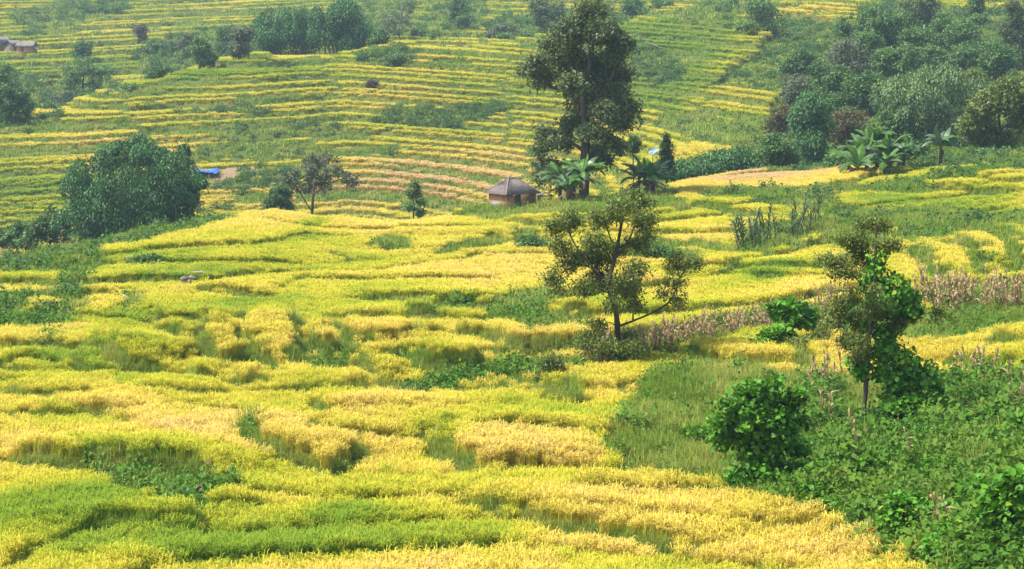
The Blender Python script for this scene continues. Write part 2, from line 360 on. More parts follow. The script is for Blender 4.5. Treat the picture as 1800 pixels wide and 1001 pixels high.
for poly, kw in [
  ([(612,105),(650,93),(700,88),(742,93),(735,112),(690,120),(640,112)], dict(s=.9, g=.6)), ([(650,208),(700,188),(760,198),(850,188),(900,182),(925,194),(880,208),(850,218),(820,230),(740,228),(690,218)], dict(s=1, g=.5)),
  ([(312,200),(350,190),(470,193),(482,206),(400,209),(320,207)], dict(s=.8, g=.6)), ([(385,228),(420,218),(490,213),(600,218),(612,245),(540,243),(480,252),(400,243)], dict(s=.35, g=.9)),
  ([(340,270),(380,250),(500,252),(640,262),(690,258),(680,275),(560,272),(420,282)], dict(s=.15, g=1)), ([(370,345),(400,325),(450,300),(500,283),(545,288),(525,312),(470,328),(430,348)], dict(s=.9, g=.7)),
  ([(-40,230),(0,212),(60,215),(110,203),(115,218),(60,226),(0,236)], dict(s=.9, g=.7)), ([(345,345),(500,372),(480,392),(340,392)], dict(s=.15, g=.2, r=.9)),
  ([(1105,80),(1160,98),(1192,130),(1205,165),(1150,170),(1105,140)], dict(s=.8, g=.8)), ([(1030,95),(1110,90),(1110,160),(1050,180)], dict(s=.5, g=1)), ([(1160,205),(1250,215),(1330,235),(1340,262),(1250,270),(1190,262)], dict(s=.15, g=1)),
  ([(20,40),(70,20),(150,0),(210,0),(200,30),(120,60),(60,80)], dict(s=.5, g=1)), ([(130,-10),(240,-10),(230,25),(180,40),(130,25)], dict(s=.9, g=1)), ([(230,100),(300,70),(460,50),(520,95),(420,110),(330,125),(250,135)], dict(s=.7, g=1)),
  ([(-40,200),(0,130),(80,150),(200,140),(210,170),(120,190),(-40,215)], dict(s=.9, g=.7)), ([(600,0),(720,-10),(740,60),(640,80),(560,90)], dict(s=.5, g=1)), ([(740,40),(800,-10),(860,-10),(850,50),(800,72),(730,72)], dict(s=.5, g=1)), ([(840,45),(950,30),(1080,20),(1110,60),(950,72),(850,70)], dict(s=.8, g=1)),
  ([(1180,40),(1250,0),(1320,-20),(1330,30),(1290,60),(1200,62)], dict(s=.25, g=1)), ([(390,296),(440,290),(460,298),(425,312),(370,328),(352,318)], dict(so=1, g=.15))]:
    put(poly, far=True, **kw)
rice[right_scrub] = 0; grass[right_scrub] = .9; scrub[right_scrub] = .6; weed[right_scrub] = .4
# yellow bands high on the right hillside, and the strips below the right ridge
for poly in [[(1628,328),(1660,331),(1725,346),(1690,348),(1650,340)], [(1685,322),(1720,324),(1795,342),(1760,344),(1715,333)], [(1745,318),(1775,318),(1840,332),(1840,338),(1780,328)]]:
    put(poly, r=1)
for poly in [[(1375,8),(1480,18),(1490,24),(1375,14)], [(1375,24),(1470,36),(1470,44),(1380,32)], [(1640,8),(1740,14),(1800,12),(1800,22),(1700,24)], [(1580,12),(1620,2),(1700,4),(1700,14)]]:
    put(poly, far=False, r=1)
# land between the near ridge and the terraces (mostly unseen)
hid = (GY > 200) & (GY < 262) & (GX / GY < .05)
GPX = 900 + GX / GY * F
lw_ = (GY > 147) & (GY < 262) & (GPX < np.interp(GY, [147, 156, 165, 176, 190], [172, 200, 285, 350, 440]) + 18 * (fbm(GX / 4, GY / 4, 95) - .5))
rice[lw_] = 0; grass[lw_] = .5; weed[lw_] = 1; scrub[lw_] = .3
hidl = hid & (GZB < -20.0)
rice[hidl] = 0; grass[hidl] = .5; weed[hidl] = .5; scrub[hidl] = .25
beyond = (GY > 232) & (GY < 264) & (GX / GY >= .02)
rice[beyond] = 0; grass[beyond] = .8; scrub[beyond] = .4
ripe = np.where((GY < 205) & (ripe > .95), .95 + (ripe - .95) * .35, ripe)
ripe = np.clip(ripe, -.1, 1.35)
# fall-off of paddy steps away from the valley floor
rough = (fbm(GX / 1.3, GY / 1.3, 61, 3) - .5)
GZ = GZB * (1 - wt) + ZT * wt + steps * (1 - wt) + rough * (.07 + .6 * np.maximum(weed, scrub)) * np.where(hill, .6, 1) + (1 - rice) * (fbm(GX / 4, GY / 4, 62, 3) - .45) * .5 * (1 - wt)
bank = mask([(1100,800),(1135,720),(1180,690),(1420,700),(1640,705),(1850,700),(1850,1060),(1620,1030),(1500,985),(1390,950),(1200,892)])
def blur(a, k):
    for _ in range(2):
        c = np.cumsum(np.pad(a, ((k + 1, k), (0, 0)), 'edge'), 0); a = (c[2 * k + 1:] - c[:-2 * k - 1]) / (2 * k + 1)
        c = np.cumsum(np.pad(a, ((0, 0), (k + 1, k)), 'edge'), 1); a = (c[:, 2 * k + 1:] - c[:, :-2 * k - 1]) / (2 * k + 1)
    return a
GZ += blur(bank.astype(float), 9) * .55
GZ -= .75 * np.exp(-((GX + .5) / 4.5) ** 2 - ((GY - 187) / 4.5) ** 2)
def ground(x, y):
    return bil(GZ, np.asarray(x) / np.asarray(y), np.log(y), U0, U1, gv[0], gv[-1])
def layer(Lr, x, y):
    i = np.clip(np.round((x / y - U0) / (U1 - U0) * (NU - 1)).astype(int), 0, NU - 1)
    j = np.clip(np.round((np.log(y) - gv[0]) / DV).astype(int), 0, NV - 1)
    return Lr[j, i]

# ------------------------------------------------------------------ mesh helpers
def mesh_np(name, V, Q, attrs=None, smooth=False):
    me = bpy.data.meshes.new(name)
    V = np.ascontiguousarray(V, np.float32); Q = np.ascontiguousarray(Q, np.int32)
    me.vertices.add(len(V)); me.vertices.foreach_set('co', V.ravel())
    if len(Q):
        k = Q.shape[1]
        me.loops.add(Q.size); me.loops.foreach_set('vertex_index', Q.ravel())
        me.polygons.add(len(Q))
        me.polygons.foreach_set('loop_start', np.arange(0, Q.size, k, dtype=np.int32))
        me.polygons.foreach_set('loop_total', np.full(len(Q), k, np.int32))
        if smooth:
            me.polygons.foreach_set('use_smooth', np.ones(len(Q), bool))
    for an, a in (attrs or {}).items():
        a = np.asarray(a)
        if a.ndim == 2:
            t = me.attributes.new(an, 'FLOAT_VECTOR', 'POINT'); t.data.foreach_set('vector', a.astype(np.float32).ravel())
        elif a.dtype.kind == 'i':
            t = me.attributes.new(an, 'INT', 'POINT'); t.data.foreach_set('value', a.astype(np.int32))
        else:
            t = me.attributes.new(an, 'FLOAT', 'POINT'); t.data.foreach_set('value', a.astype(np.float32))
    me.update(calc_edges=True)
    return me
def ob(name, me, mat=None, parent=None):
    o = bpy.data.objects.new(name, me)
    if mat is not None and me is not None and len(me.materials) == 0:
        me.materials.append(mat)
    COL.objects.link(o)
    if parent is not None:
        o.parent = parent
    return o
def tag(o, label=None, cat=None, group=None, kind=None):
    if label: o['label'] = label
    if cat: o['category'] = cat
    if group: o['group'] = group
    if kind: o['kind'] = kind
    return o
def root(name, label, cat, loc, group=None, rz=0.0, s=1.0):
    o = bpy.data.objects.new(name, None)
    COL.objects.link(o)
    o.location = loc; o.rotation_euler = (0, 0, rz); o.scale = (s, s, s)
    o.empty_display_size = .2
    return tag(o, label, cat, group)

# ------------------------------------------------------------------ materials
def newmat(name):
    m = bpy.data.materials.new(name); m.use_nodes = True
    nt = m.node_tree
    for nd in list(nt.nodes): nt.nodes.remove(nd)
    out = nt.nodes.new('ShaderNodeOutputMaterial')
    return m, nt, out
def N(nt, t, **kw):
    nd = nt.nodes.new(t)
    for k, v in kw.items():
        setattr(nd, k, v)
    return nd
def mixc(nt, fac, a, b, mode='MIX'):
    m = N(nt, 'ShaderNodeMix', data_type='RGBA', blend_type=mode)
    for s, v in ((m.inputs['Factor'], fac), (m.inputs[6], a), (m.inputs[7], b)):
        if hasattr(v, 'is_output'): nt.links.new(v, s)
        elif isinstance(v, tuple): s.default_value = v if len(v) == 4 else v + (1,)
        else: s.default_value = v
    return m.outputs[2]
def attr(nt, name, typ='GEOMETRY'):
    return N(nt, 'ShaderNodeAttribute', attribute_name=name, attribute_type=typ).outputs['Fac']
def math1(nt, op, a, b=None, clamp=False):
    m = N(nt, 'ShaderNodeMath', operation=op, use_clamp=clamp)
    for s, v in ((m.inputs[0], a), (m.inputs[1], b)):
        if v is None: continue
        if hasattr(v, 'is_output'): nt.links.new(v, s)
        else: s.default_value = v
    return m.outputs[0]
def foliage(nt, out, col, transl=.3, rough=.55, spec=.25, tcol=None, upn=0.0):
    p = N(nt, 'ShaderNodeBsdfPrincipled')
    p.inputs['Roughness'].default_value = rough
    p.inputs['Specular IOR Level'].default_value = spec
    nt.links.new(col, p.inputs['Base Color'])
    t = N(nt, 'ShaderNodeBsdfTranslucent')
    nt.links.new(tcol or col, t.inputs['Color'])
    if upn:
        ge = N(nt, 'ShaderNodeNewGeometry')
        vm = N(nt, 'ShaderNodeMix', data_type='VECTOR'); vm.inputs['Factor'].default_value = upn
        nt.links.new(ge.outputs['Normal'], vm.inputs[4]); vm.inputs[5].default_value = (0, 0, 1)
        nz = N(nt, 'ShaderNodeVectorMath', operation='NORMALIZE'); nt.links.new(vm.outputs[1], nz.inputs[0])
        nt.links.new(nz.outputs[0], p.inputs['Normal'])
    mx = N(nt, 'ShaderNodeMixShader'); mx.inputs[0].default_value = transl
    nt.links.new(p.outputs[0], mx.inputs[1]); nt.links.new(t.outputs[0], mx.inputs[2])
    nt.links.new(mx.outputs[0], out.inputs['Surface'])
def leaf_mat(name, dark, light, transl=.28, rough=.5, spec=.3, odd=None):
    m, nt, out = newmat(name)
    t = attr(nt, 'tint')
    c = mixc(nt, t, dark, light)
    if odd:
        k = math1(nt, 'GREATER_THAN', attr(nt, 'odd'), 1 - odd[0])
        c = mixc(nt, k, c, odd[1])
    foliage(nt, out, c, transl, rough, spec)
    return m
def plain(name, c1, c2, scale=4.0, rough=.85, spec=.2, bump=.3, detail=6.0, stretch=None):
    m, nt, out = newmat(name)
    tc = N(nt, 'ShaderNodeTexCoord')
    no = N(nt, 'ShaderNodeTexNoise'); no.inputs['Scale'].default_value = scale; no.inputs['Detail'].default_value = detail
    src = tc.outputs['Object']
    if stretch:
        mp = N(nt, 'ShaderNodeMapping'); mp.inputs['Scale'].default_value = stretch
        nt.links.new(src, mp.inputs['Vector']); src = mp.outputs[0]
    nt.links.new(src, no.inputs['Vector'])
    f = math1(nt, 'MULTIPLY_ADD', no.outputs['Fac'], 2.0, True); nt.nodes[-1].inputs[2].default_value = -.5
    c = mixc(nt, f, c1, c2)
    p = N(nt, 'ShaderNodeBsdfPrincipled'); p.inputs['Roughness'].default_value = rough; p.inputs['Specular IOR Level'].default_value = spec
    nt.links.new(c, p.inputs['Base Color'])
    if bump:
        b = N(nt, 'ShaderNodeBump'); b.inputs['Strength'].default_value = bump; b.inputs['Distance'].default_value = .05
        nt.links.new(no.outputs['Fac'], b.inputs['Height']); nt.links.new(b.outputs[0], p.inputs['Normal'])
    nt.links.new(p.outputs[0], out.inputs['Surface'])
    return m
M = {}
# rice: 'kind' 0 leaf .. 1 grain head, 'ripe' per plant
m, nt, out = newmat('rice'); M['rice'] = m
rp = attr(nt, 'ripe', 'INSTANCER'); kd = attr(nt, 'kind'); rn = attr(nt, 'rnd')
rp2 = math1(nt, 'ADD', rp, math1(nt, 'MULTIPLY', math1(nt, 'SUBTRACT', rn, .5), .34))
cr = N(nt, 'ShaderNodeValToRGB'); e = cr.color_ramp.elements
e[0].position = .05; e[0].color = (.13, .30, .014, 1); e[1].position = .45; e[1].color = (.36, .42, .02, 1)
x = e.new(.82); x.color = (.63, .53, .045, 1); x = e.new(1.2 / 1.3); x.color = (.62, .46, .08, 1)
cg = N(nt, 'ShaderNodeValToRGB'); e = cg.color_ramp.elements
e[0].position = .05; e[0].color = (.28, .40, .03, 1); e[1].position = .4; e[1].color = (.66, .62, .04, 1)
x = e.new(.78); x.color = (.87, .665, .125, 1); x = e.new(1.15 / 1.3); x.color = (.80, .58, .20, 1); x = e.new(1.0); x.color = (.74, .50, .27, 1)
sc_ = math1(nt, 'DIVIDE', rp2, 1.3, True)
nt.links.new(sc_, cr.inputs[0]); nt.links.new(sc_, cg.inputs[0])
foliage(nt, out, mixc(nt, kd, cr.outputs[0], cg.outputs[0]), .34, .6, .15, upn=.6)
# grass and weeds: tint per blade, 'ripe' per tuft shifts towards straw
def cover(name, dark, light, straw, transl=.35):
    m, nt, out = newmat(name)
    c = mixc(nt, attr(nt, 'tint'), dark, light)
    c = mixc(nt, math1(nt, 'MULTIPLY', attr(nt, 'ripe', 'INSTANCER'), .8, True), c, straw)
    c = mixc(nt, math1(nt, 'GREATER_THAN', attr(nt, 'odd'), .975), c, (.24, .22, .07))
    foliage(nt, out, c, transl, .55, .2, upn=.4)
    return m
M['grass'] = cover('bank_grass', (.085, .18, .018), (.29, .41, .035), (.48, .45, .10))
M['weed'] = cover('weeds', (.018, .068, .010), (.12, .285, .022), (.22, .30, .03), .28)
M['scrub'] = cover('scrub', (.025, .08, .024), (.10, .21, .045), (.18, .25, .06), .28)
# bare ground under it all
m, nt, out = newmat('ground'); M['ground'] = m
tc = N(nt, 'ShaderNodeTexCoord')
n1 = N(nt, 'ShaderNodeTexNoise'); n1.inputs['Scale'].default_value = .9; n1.inputs['Detail'].default_value = 8
n2 = N(nt, 'ShaderNodeTexNoise'); n2.inputs['Scale'].default_value = 6.0; n2.inputs['Detail'].default_value = 6
nt.links.new(tc.outputs['Object'], n1.inputs['Vector']); nt.links.new(tc.outputs['Object'], n2.inputs['Vector'])
g = mixc(nt, n1.outputs['Fac'], (.045, .095, .015), (.10, .16, .025))
ric = mixc(nt, math1(nt, 'MULTIPLY', attr(nt, 'ripe'), .9, True), (.07, .12, .015), (.19, .16, .035))
c = mixc(nt, attr(nt, 'rice'), g, ric)
c = mixc(nt, attr(nt, 'soil'), c, mixc(nt, n1.outputs['Fac'], (.24, .17, .10), (.36, .27, .17)))
c = mixc(nt, math1(nt, 'MULTIPLY', n2.outputs['Fac'], .35), c, (.16, .10, .05))
p = N(nt, 'ShaderNodeBsdfPrincipled'); p.inputs['Roughness'].default_value = .95; p.inputs['Specular IOR Level'].default_value = .1
nt.links.new(c, p.inputs['Base Color'])
b = N(nt, 'ShaderNodeBump'); b.inputs['Strength'].default_value = .6; b.inputs['Distance'].default_value = .12
nt.links.new(n2.outputs['Fac'], b.inputs['Height']); nt.links.new(b.outputs[0], p.inputs['Normal'])
nt.links.new(p.outputs[0], out.inputs['Surface'])

# ------------------------------------------------------------------ terrain sheet
idx = np.arange(NV * NU).reshape(NV, NU)
Q = np.stack([idx[:-1, :-1], idx[:-1, 1:], idx[1:, 1:], idx[1:, :-1]], -1).reshape(-1, 4)
V = np.stack([GX, GY, GZ], -1).reshape(-1, 3)
# skirt: the slope the camera stands on, falling from behind it to the first paddies
terrain = ob('terrain', mesh_np('terrain', V, Q, dict(rice=rice.ravel(), ripe=ripe.ravel(), soil=soil.ravel()), True), M['ground'])
tag(terrain, 'terraced valley floor and hillsides under the crops', kind='structure')
ny, nx = 24, 40
yy = np.linspace(-30, 42.6, ny); xs = np.linspace(-1, 1, nx)
HY, HX = np.meshgrid(yy, xs, indexing='ij')
endx = np.clip(HY, 42, 43) * .31; HXX = HX * (13.02 + np.clip(42 - HY, 0, 60) * .15)
z42 = ground(HX * .31 * 42.1, np.full(HX.shape, 42.1))
tt = np.clip(HY / 42.0, -1, 1)
HZ = -1.9 + (z42 - .05 + 1.9) * np.clip(tt, 0, 1) ** .93 - np.where(HY < 0, HY * .0, 0)
HZ = np.minimum(HZ, -1.9 - .26 * np.clip(HY, 0, 42)) ; HZ = np.maximum(HZ, z42 - .06)
i2 = np.arange(ny * nx).reshape(ny, nx)
Q2 = np.stack([i2[:-1, :-1], i2[:-1, 1:], i2[1:, 1:], i2[1:, :-1]], -1).reshape(-1, 4)
slope = ob('viewpoint_slope', mesh_np('viewpoint_slope', np.stack([HXX, HY, HZ], -1).reshape(-1, 3), Q2, dict(rice=np.zeros(ny * nx), ripe=np.zeros(ny * nx), soil=np.zeros(ny * nx)), True), M['ground'])
tag(slope, 'grassy slope below the viewpoint', kind='structure')

# ------------------------------------------------------------------ plants that are scattered: source tufts
LIB = {}
def strips(bx, by, bz, az, h, reach, width, segs, droop, kind, tint):
    """curved ribbons: arrays over blades"""
    nb = len(bx); t = np.linspace(0, 1, segs + 1)
    r = reach[:, None] * t ** 1.7
    z = h[:, None] * (t * (1 + droop[:, None]) - droop[:, None] * t ** 2.6)
    wd = width[:, None] * np.interp(t, [0, .35, .8, 1], [.7, 1, .65, .08])
    ca_, sa_ = np.cos(az)[:, None], np.sin(az)[:, None]
    cx = bx[:, None] + ca_ * r; cy = by[:, None] + sa_ * r; cz = bz[:, None] + z
    tw_ = RNG.uniform(-.8, .8, nb)[:, None]
    sx = -sa_ * np.cos(tw_) ; sy = ca_ * np.cos(tw_); sz = np.sin(tw_) * .6 + 0 * t
    L = np.stack([cx - sx * wd / 2, cy - sy * wd / 2, cz - sz * wd / 2], -1)
    R = np.stack([cx + sx * wd / 2, cy + sy * wd / 2, cz + sz * wd / 2], -1)
    Vv = np.stack([L, R], 2).reshape(nb, -1, 3)
    k = np.arange(segs) * 2
    q = np.stack([k, k + 1, k + 3, k + 2], -1)
    Qq = (q[None] + (np.arange(nb) * (segs + 1) * 2)[:, None, None]).reshape(-1, 4)
    rep = (segs + 1) * 2
    return Vv.reshape(-1, 3), Qq, np.repeat(kind, rep), np.repeat(tint, rep)
def join(parts):
    off = 0; Vs = []; Qs = []; Ks = []; Ts = []
    for v, q, k, t in parts:
        Vs.append(v); Qs.append(q + off); Ks.append(k); Ts.append(t); off += len(v)
    return np.vstack(Vs), np.vstack(Qs), np.concatenate(Ks), np.concatenate(Ts)
def rice_tuft(name, size, hills, nleaf, nhead, wl, wh, hh, segs=3):
    U = lambda a, b, k: RNG.uniform(a, b, k)
    cxy = (np.stack(np.meshgrid(np.arange(hills), np.arange(hills)), -1).reshape(-1, 2) + .5) / hills - .5
    cxy = cxy * size + U(-.35, .35, cxy.shape) * size / hills
    nh = len(cxy)
    hv = np.repeat(U(.82, 1.12, nh), nleaf)
    bx = np.repeat(cxy[:, 0], nleaf) + U(-.05, .05, nh * nleaf); by = np.repeat(cxy[:, 1], nleaf) + U(-.05, .05, nh * nleaf)
    m_ = nh * nleaf
    a = strips(bx, by, np.full(m_, -.05), U(0, 6.28, m_), hh * hv * U(.6, 1.02, m_), hh * U(.05, .30, m_), wl * U(.7, 1.3, m_), segs, U(0, .55, m_), U(0, .12, m_), U(0, 1, m_))
    m2 = nh * nhead
    hv2 = np.repeat(U(.85, 1.1, nh), nhead)
    az = U(0, 6.28, m2); lean = U(.02, .16, m2) * hh
    bx = np.repeat(cxy[:, 0], nhead) + np.cos(az) * lean + U(-.07, .07, m2); by = np.repeat(cxy[:, 1], nhead) + np.sin(az) * lean + U(-.07, .07, m2)
    b_ = strips(bx, by, hh * hv2 * U(.6, .92, m2), az + U(-.6, .6, m2), U(.03, .14, m2), U(.06, .20, m2), wh * U(.7, 1.3, m2), 3, U(.6, 2.6, m2), np.full(m2, 1.0) * U(.6, 1, m2), U(0, 1, m2))
    v, q, k, t = join([a, b_])
    me = mesh_np(name, v, q, dict(kind=k, rnd=t)); me.materials.append(M['rice'])
    return me
def grass_tuft(name, size, nb, hh, wl, mat='grass', spread=.5):
    U = lambda a, b, k: RNG.uniform(a, b, k)
    a = strips(U(-.5, .5, nb) * size, U(-.5, .5, nb) * size, np.full(nb, -.06), U(0, 6.28, nb), hh * U(.45, 1.1, nb), hh * U(.1, spread * 1.6, nb), wl * U(.7, 1.4, nb), 3, U(0, .8, nb), np.zeros(nb), np.clip(RNG.normal(.5, .28, nb), 0, 1))
    me = mesh_np(name, a[0], a[1], dict(tint=a[3])); me.materials.append(M[mat])
    return me
def unit(v):
    return v / (np.linalg.norm(v, axis=-1, keepdims=True) + 1e-9)
def leaves(P, axis, nor, L, Wd, tint, round_=False, odd=None):
    """leaf blades at P; folded lozenges, or six-sided leaves when round_"""
    k = len(P)
    axis = unit(axis); side = unit(np.cross(nor, axis)); nn = np.cross(axis, side)
    L = np.broadcast_to(L, k)[:, None]; Wd = np.broadcast_to(Wd, k)[:, None]
    if round_:
        v = np.stack([P, P + axis * L * .28 - side * Wd * .5 + nn * L * .08, P + axis * L * .72 - side * Wd * .38 + nn * L * .05, P + axis * L - nn * L * .06,
                      P + axis * L * .72 + side * Wd * .38 + nn * L * .05, P + axis * L * .28 + side * Wd * .5 + nn * L * .08], 1)
        o = (np.arange(k) * 6)[:, None]
        q = np.concatenate([o + [0, 1, 2, 3], o + [0, 3, 4, 5]], 0); rep = 6
    else:
        v = np.stack([P, P + axis * L * .45 - side * Wd * .5 + nn * L * .05, P + axis * L - nn * L * .05, P + axis * L * .45 + side * Wd * .5 + nn * L * .05], 1)
        q = (np.arange(k) * 4)[:, None] + np.array([0, 1, 2, 3]); rep = 4
    at_ = dict(tint=np.repeat(np.clip(tint, 0, 1), rep), odd=np.repeat(RNG.uniform(0, 1, k), rep))
    return v.reshape(-1, 3), q, at_
def rdir(k, up=0.0):
    d = RNG.normal(size=(k, 3)); d[:, 2] += up
    return unit(d)
def weed_clump(name, r, h, nl, ll, mat, round_=False, flat=.9):
    d = rdir(nl); d[:, 2] = np.abs(d[:, 2])
    rad = RNG.uniform(.35, 1.0, nl) ** .6
    lump = .75 + .35 * np.sin(d[:, 0] * 4 + RNG.uniform(0, 6)) * np.sin(d[:, 1] * 4 + RNG.uniform(0, 6))
    P = d * (rad * lump)[:, None] * np.array([r, r, h]) - np.array([0, 0, .08])
    ax = unit(d * [1, 1, .3] + rdir(nl) * .9); nor = unit(rdir(nl) * .7 + d + [0, 0, flat])
    s = ll * RNG.uniform(.6, 1.4, nl)
    v, q, a = leaves(P, ax, nor, s, s * RNG.uniform(.45, .8, nl) * (1.15 if round_ else 1), np.clip(.25 + .5 * rad * (.4 + .6 * d[:, 2]) + RNG.normal(0, .18, nl), 0, 1), round_)  # self-shading put into the tint: inner and lower leaves darker
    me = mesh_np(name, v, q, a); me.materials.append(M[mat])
    return me
def lib(name, meshes):
    c = bpy.data.collections.new(name)
    for k, me in enumerate(meshes):
        o = bpy.data.objects.new('%s_%02d' % (name, k), me)
        c.objects.link(o)
    LIB[name] = c
lib('rice_near', [rice_tuft('rice_plants', .40, 4, 6, 6, .014, .022, hh_) for hh_ in (.52, .55, .58, .60, .54, .62)])
lib('rice_mid', [rice_tuft('rice_plants', .62, 4, 5, 6, .028, .038, .47) for _ in range(5)])
lib('rice_far', [rice_tuft('rice_plants', 1.1, 4, 5, 6, .07, .09, .52, 2) for _ in range(4)])
lib('grass_near', [grass_tuft('grass_blades', .6, 80, hh, .016) for hh in (.25, .38, .5, .75)])
lib('grass_mid', [grass_tuft('grass_blades', .9, 70, hh, .035) for hh in (.35, .5, .7)])
lib('grass_far', [grass_tuft('grass_blades', 1.5, 60, hh, .10) for hh in (.4, .55, .75)])
lib('weed_near', [weed_clump('weed_leaves', .65, .7, 120, .13, 'weed', True), weed_clump('weed_leaves', .55, .9, 150, .10, 'weed', True), weed_clump('weed_leaves', .5, .75, 220, .075, 'weed'), weed_clump('weed_leaves', .6, .5, 200, .085, 'weed', True), weed_clump('weed_leaves', .45, .4, 90, .10, 'weed'), weed_clump('weed_leaves', .4, .55, 70, .15, 'weed', True), weed_clump('weed_leaves', .5, .35, 140, .07, 'weed'), weed_clump('weed_leaves', .5, .95, 80, .16, 'weed', True), weed_clump('weed_leaves', .4, .8, 110, .12, 'weed')])
lib('weed_mid', [weed_clump('weed_leaves', .6, .5, 110, .16, 'weed'), weed_clump('weed_leaves', .7, .7, 120, .18, 'weed'), weed_clump('weed_leaves', .5, .35, 90, .14, 'weed')])
lib('scrub_far', [weed_clump('scrub_leaves', 1.0, 1.1, 150, .32, 'scrub'), weed_clump('scrub_leaves', 1.3, 1.5, 190, .36, 'scrub'), weed_clump('scrub_leaves', .8, .8, 110, .28, 'scrub'), weed_clump('scrub_leaves', 1.5, 2.2, 260, .36, 'scrub')])
def scatter(name, libname, x, y, dz, scl, rp, label, cat=None):
    k = len(x)
    lod = .16 if libname.startswith('rice') else .12
    lx = (fbm(x / 3.2, y / 4.5, 91, 2) - .5) * 2 * lod; ly = (fbm(x / 3.2, y / 4.5, 92, 2) - .5) * 2 * lod
    z = ground(x, y) + dz
    me = mesh_np(name, np.stack([x, y, z], -1), np.zeros((0, 4), int), dict(rot=np.stack([lx + RNG.uniform(-.1, .1, k), ly + RNG.uniform(-.1, .1, k), RNG.uniform(0, 6.28, k)], -1), scl=scl, ripe=rp, idx=RNG.integers(0, 99, k)))
    o = ob(name, me)
    ng = bpy.data.node_groups.new('scatter_' + libname, 'GeometryNodeTree')
    ng.interface.new_socket('Geometry', in_out='INPUT', socket_type='NodeSocketGeometry')
    ng.interface.new_socket('Geometry', in_out='OUTPUT', socket_type='NodeSocketGeometry')
    gi = ng.nodes.new('NodeGroupInput'); go = ng.nodes.new('NodeGroupOutput')
    m2p = ng.nodes.new('GeometryNodeMeshToPoints')
    ip = ng.nodes.new('GeometryNodeInstanceOnPoints')
    ci = ng.nodes.new('GeometryNodeCollectionInfo')
    ci.inputs['Collection'].default_value = LIB[libname]; ci.inputs['Separate Children'].default_value = True; ci.inputs['Reset Children'].default_value = True
    def na(nm, typ):
        a = ng.nodes.new('GeometryNodeInputNamedAttribute'); a.data_type = typ; a.inputs['Name'].default_value = nm
        return [s for s in a.outputs if s.enabled and s.name == 'Attribute'][0]
    ip.inputs['Pick Instance'].default_value = True
    lk = ng.links.new
    lk(gi.outputs[0], m2p.inputs['Mesh']); lk(m2p.outputs[0], ip.inputs['Points']); lk(ci.outputs[0], ip.inputs['Instance'])
    lk(na('idx', 'INT'), ip.inputs['Instance Index'])
    e2r = ng.nodes.new('FunctionNodeEulerToRotation')
    lk(na('rot', 'FLOAT_VECTOR'), e2r.inputs[0]); lk(e2r.outputs[0], ip.inputs['Rotation'])
    lk(na('scl', 'FLOAT'), ip.inputs['Scale'])
    lk(ip.outputs[0], go.inputs[0])
    md = o.modifiers.new('scatter', 'NODES'); md.node_group = ng
    tag(o, label, cat, kind='stuff')
    return o
def cand(y0, y1, s, um=.275):
    ys = np.arange(y0, y1, s); xs = np.arange(-y1 * um, y1 * um, s)
    X, Y = np.meshgrid(xs, ys)
    X = (X + RNG.uniform(-.5, .5, X.shape) * s).ravel(); Y = (Y + RNG.uniform(-.5, .5, Y.shape) * s).ravel()
    k = (np.abs(X) < um * Y) & (Y > y0) & (Y < y1)
    return X[k], Y[k]
def do(zone, name, libname, y0, y1, sp, Lr, label, size, rp=None, dz=0, um=.275, cat=None):
    x, y = cand(y0, y1, sp, um)
    k = RNG.uniform(0, 1, len(x)) < layer(Lr, x, y)
    x, y = x[k], y[k]
    s = size * RNG.uniform(.82, 1.18, len(x)) * (.92 + .16 * fbm(x / 2.5, y / 3.5, 93, 2))
    if libname.startswith('grass'): s = s * np.where(layer(stepmask, x, y) > .4, .62, 1.0)
    r = rp(x, y) if rp else np.zeros(len(x))
    return scatter(name, libname, x, y, dz, s, r, label, cat)
rip = lambda x, y: layer(ripe, x, y) + RNG.normal(0, .04, len(x))
strawy = lambda x, y: np.clip(fbm(x / 3, y / 4, 71) * 1.6 - .55 + RNG.normal(0, .1, len(x)), 0, 1)
do(0, 'rice_crop', 'rice_near', 43, 112, .30, rice, 'yellow and green rice standing in the nearest paddies', 1.0, rip)
do(1, 'rice_crop', 'rice_mid', 112, 232, .46, rice, 'golden rice covering the valley floor up to the hut', 1.0, rip)
do(2, 'rice_crop', 'rice_far', 262, 438, .85, rice, 'yellow rice in long bands on the terraced hillside', 1.0, rip)
do(3, 'rice_crop', 'rice_far', 438, 760, 1.25, rice, 'pale rice bands on the hazy slope at the top', 1.25, rip)
do(0, 'bank_grass', 'grass_near', 43, 112, .32, grass, 'green grass on the near banks and paddy edges', 1.0, strawy)
do(1, 'bank_grass', 'grass_mid', 112, 262, .6, grass, 'green grass on the banks around the golden fields', 1.0, strawy)
do(0, 'bank_grass', 'grass_near', 43, 112, .19, stepmask * (GY < 115), 'short tufts on the faces of the nearest paddy steps', .95, strawy)
do(1, 'bank_grass', 'grass_mid', 112, 232, .34, stepmask, 'short tufts on the faces of the paddy steps further back', .85, strawy)
do(2, 'bank_grass', 'grass_far', 262, 440, 1.15, grass, 'green grass on the risers of the terraced hillside', .9, strawy)
do(3, 'bank_grass', 'grass_far', 440, 760, 2.0, grass, 'dull green grass between the hazy upper terraces', 1.5, strawy)
do(0, 'weed_cover', 'weed_near', 43, 112, .38, weed, 'leafy green weeds smothering the near banks', 1.25, lambda x, y: np.clip(fbm(x / 2, y / 2, 72) * 1.4 - .6, 0, .8))
do(1, 'weed_cover', 'weed_mid', 112, 270, .7, weed, 'dark green weeds on the banks behind the rice', 1.15, lambda x, y: np.clip(fbm(x / 4, y / 4, 72) * 1.2 - .6, 0, .6))
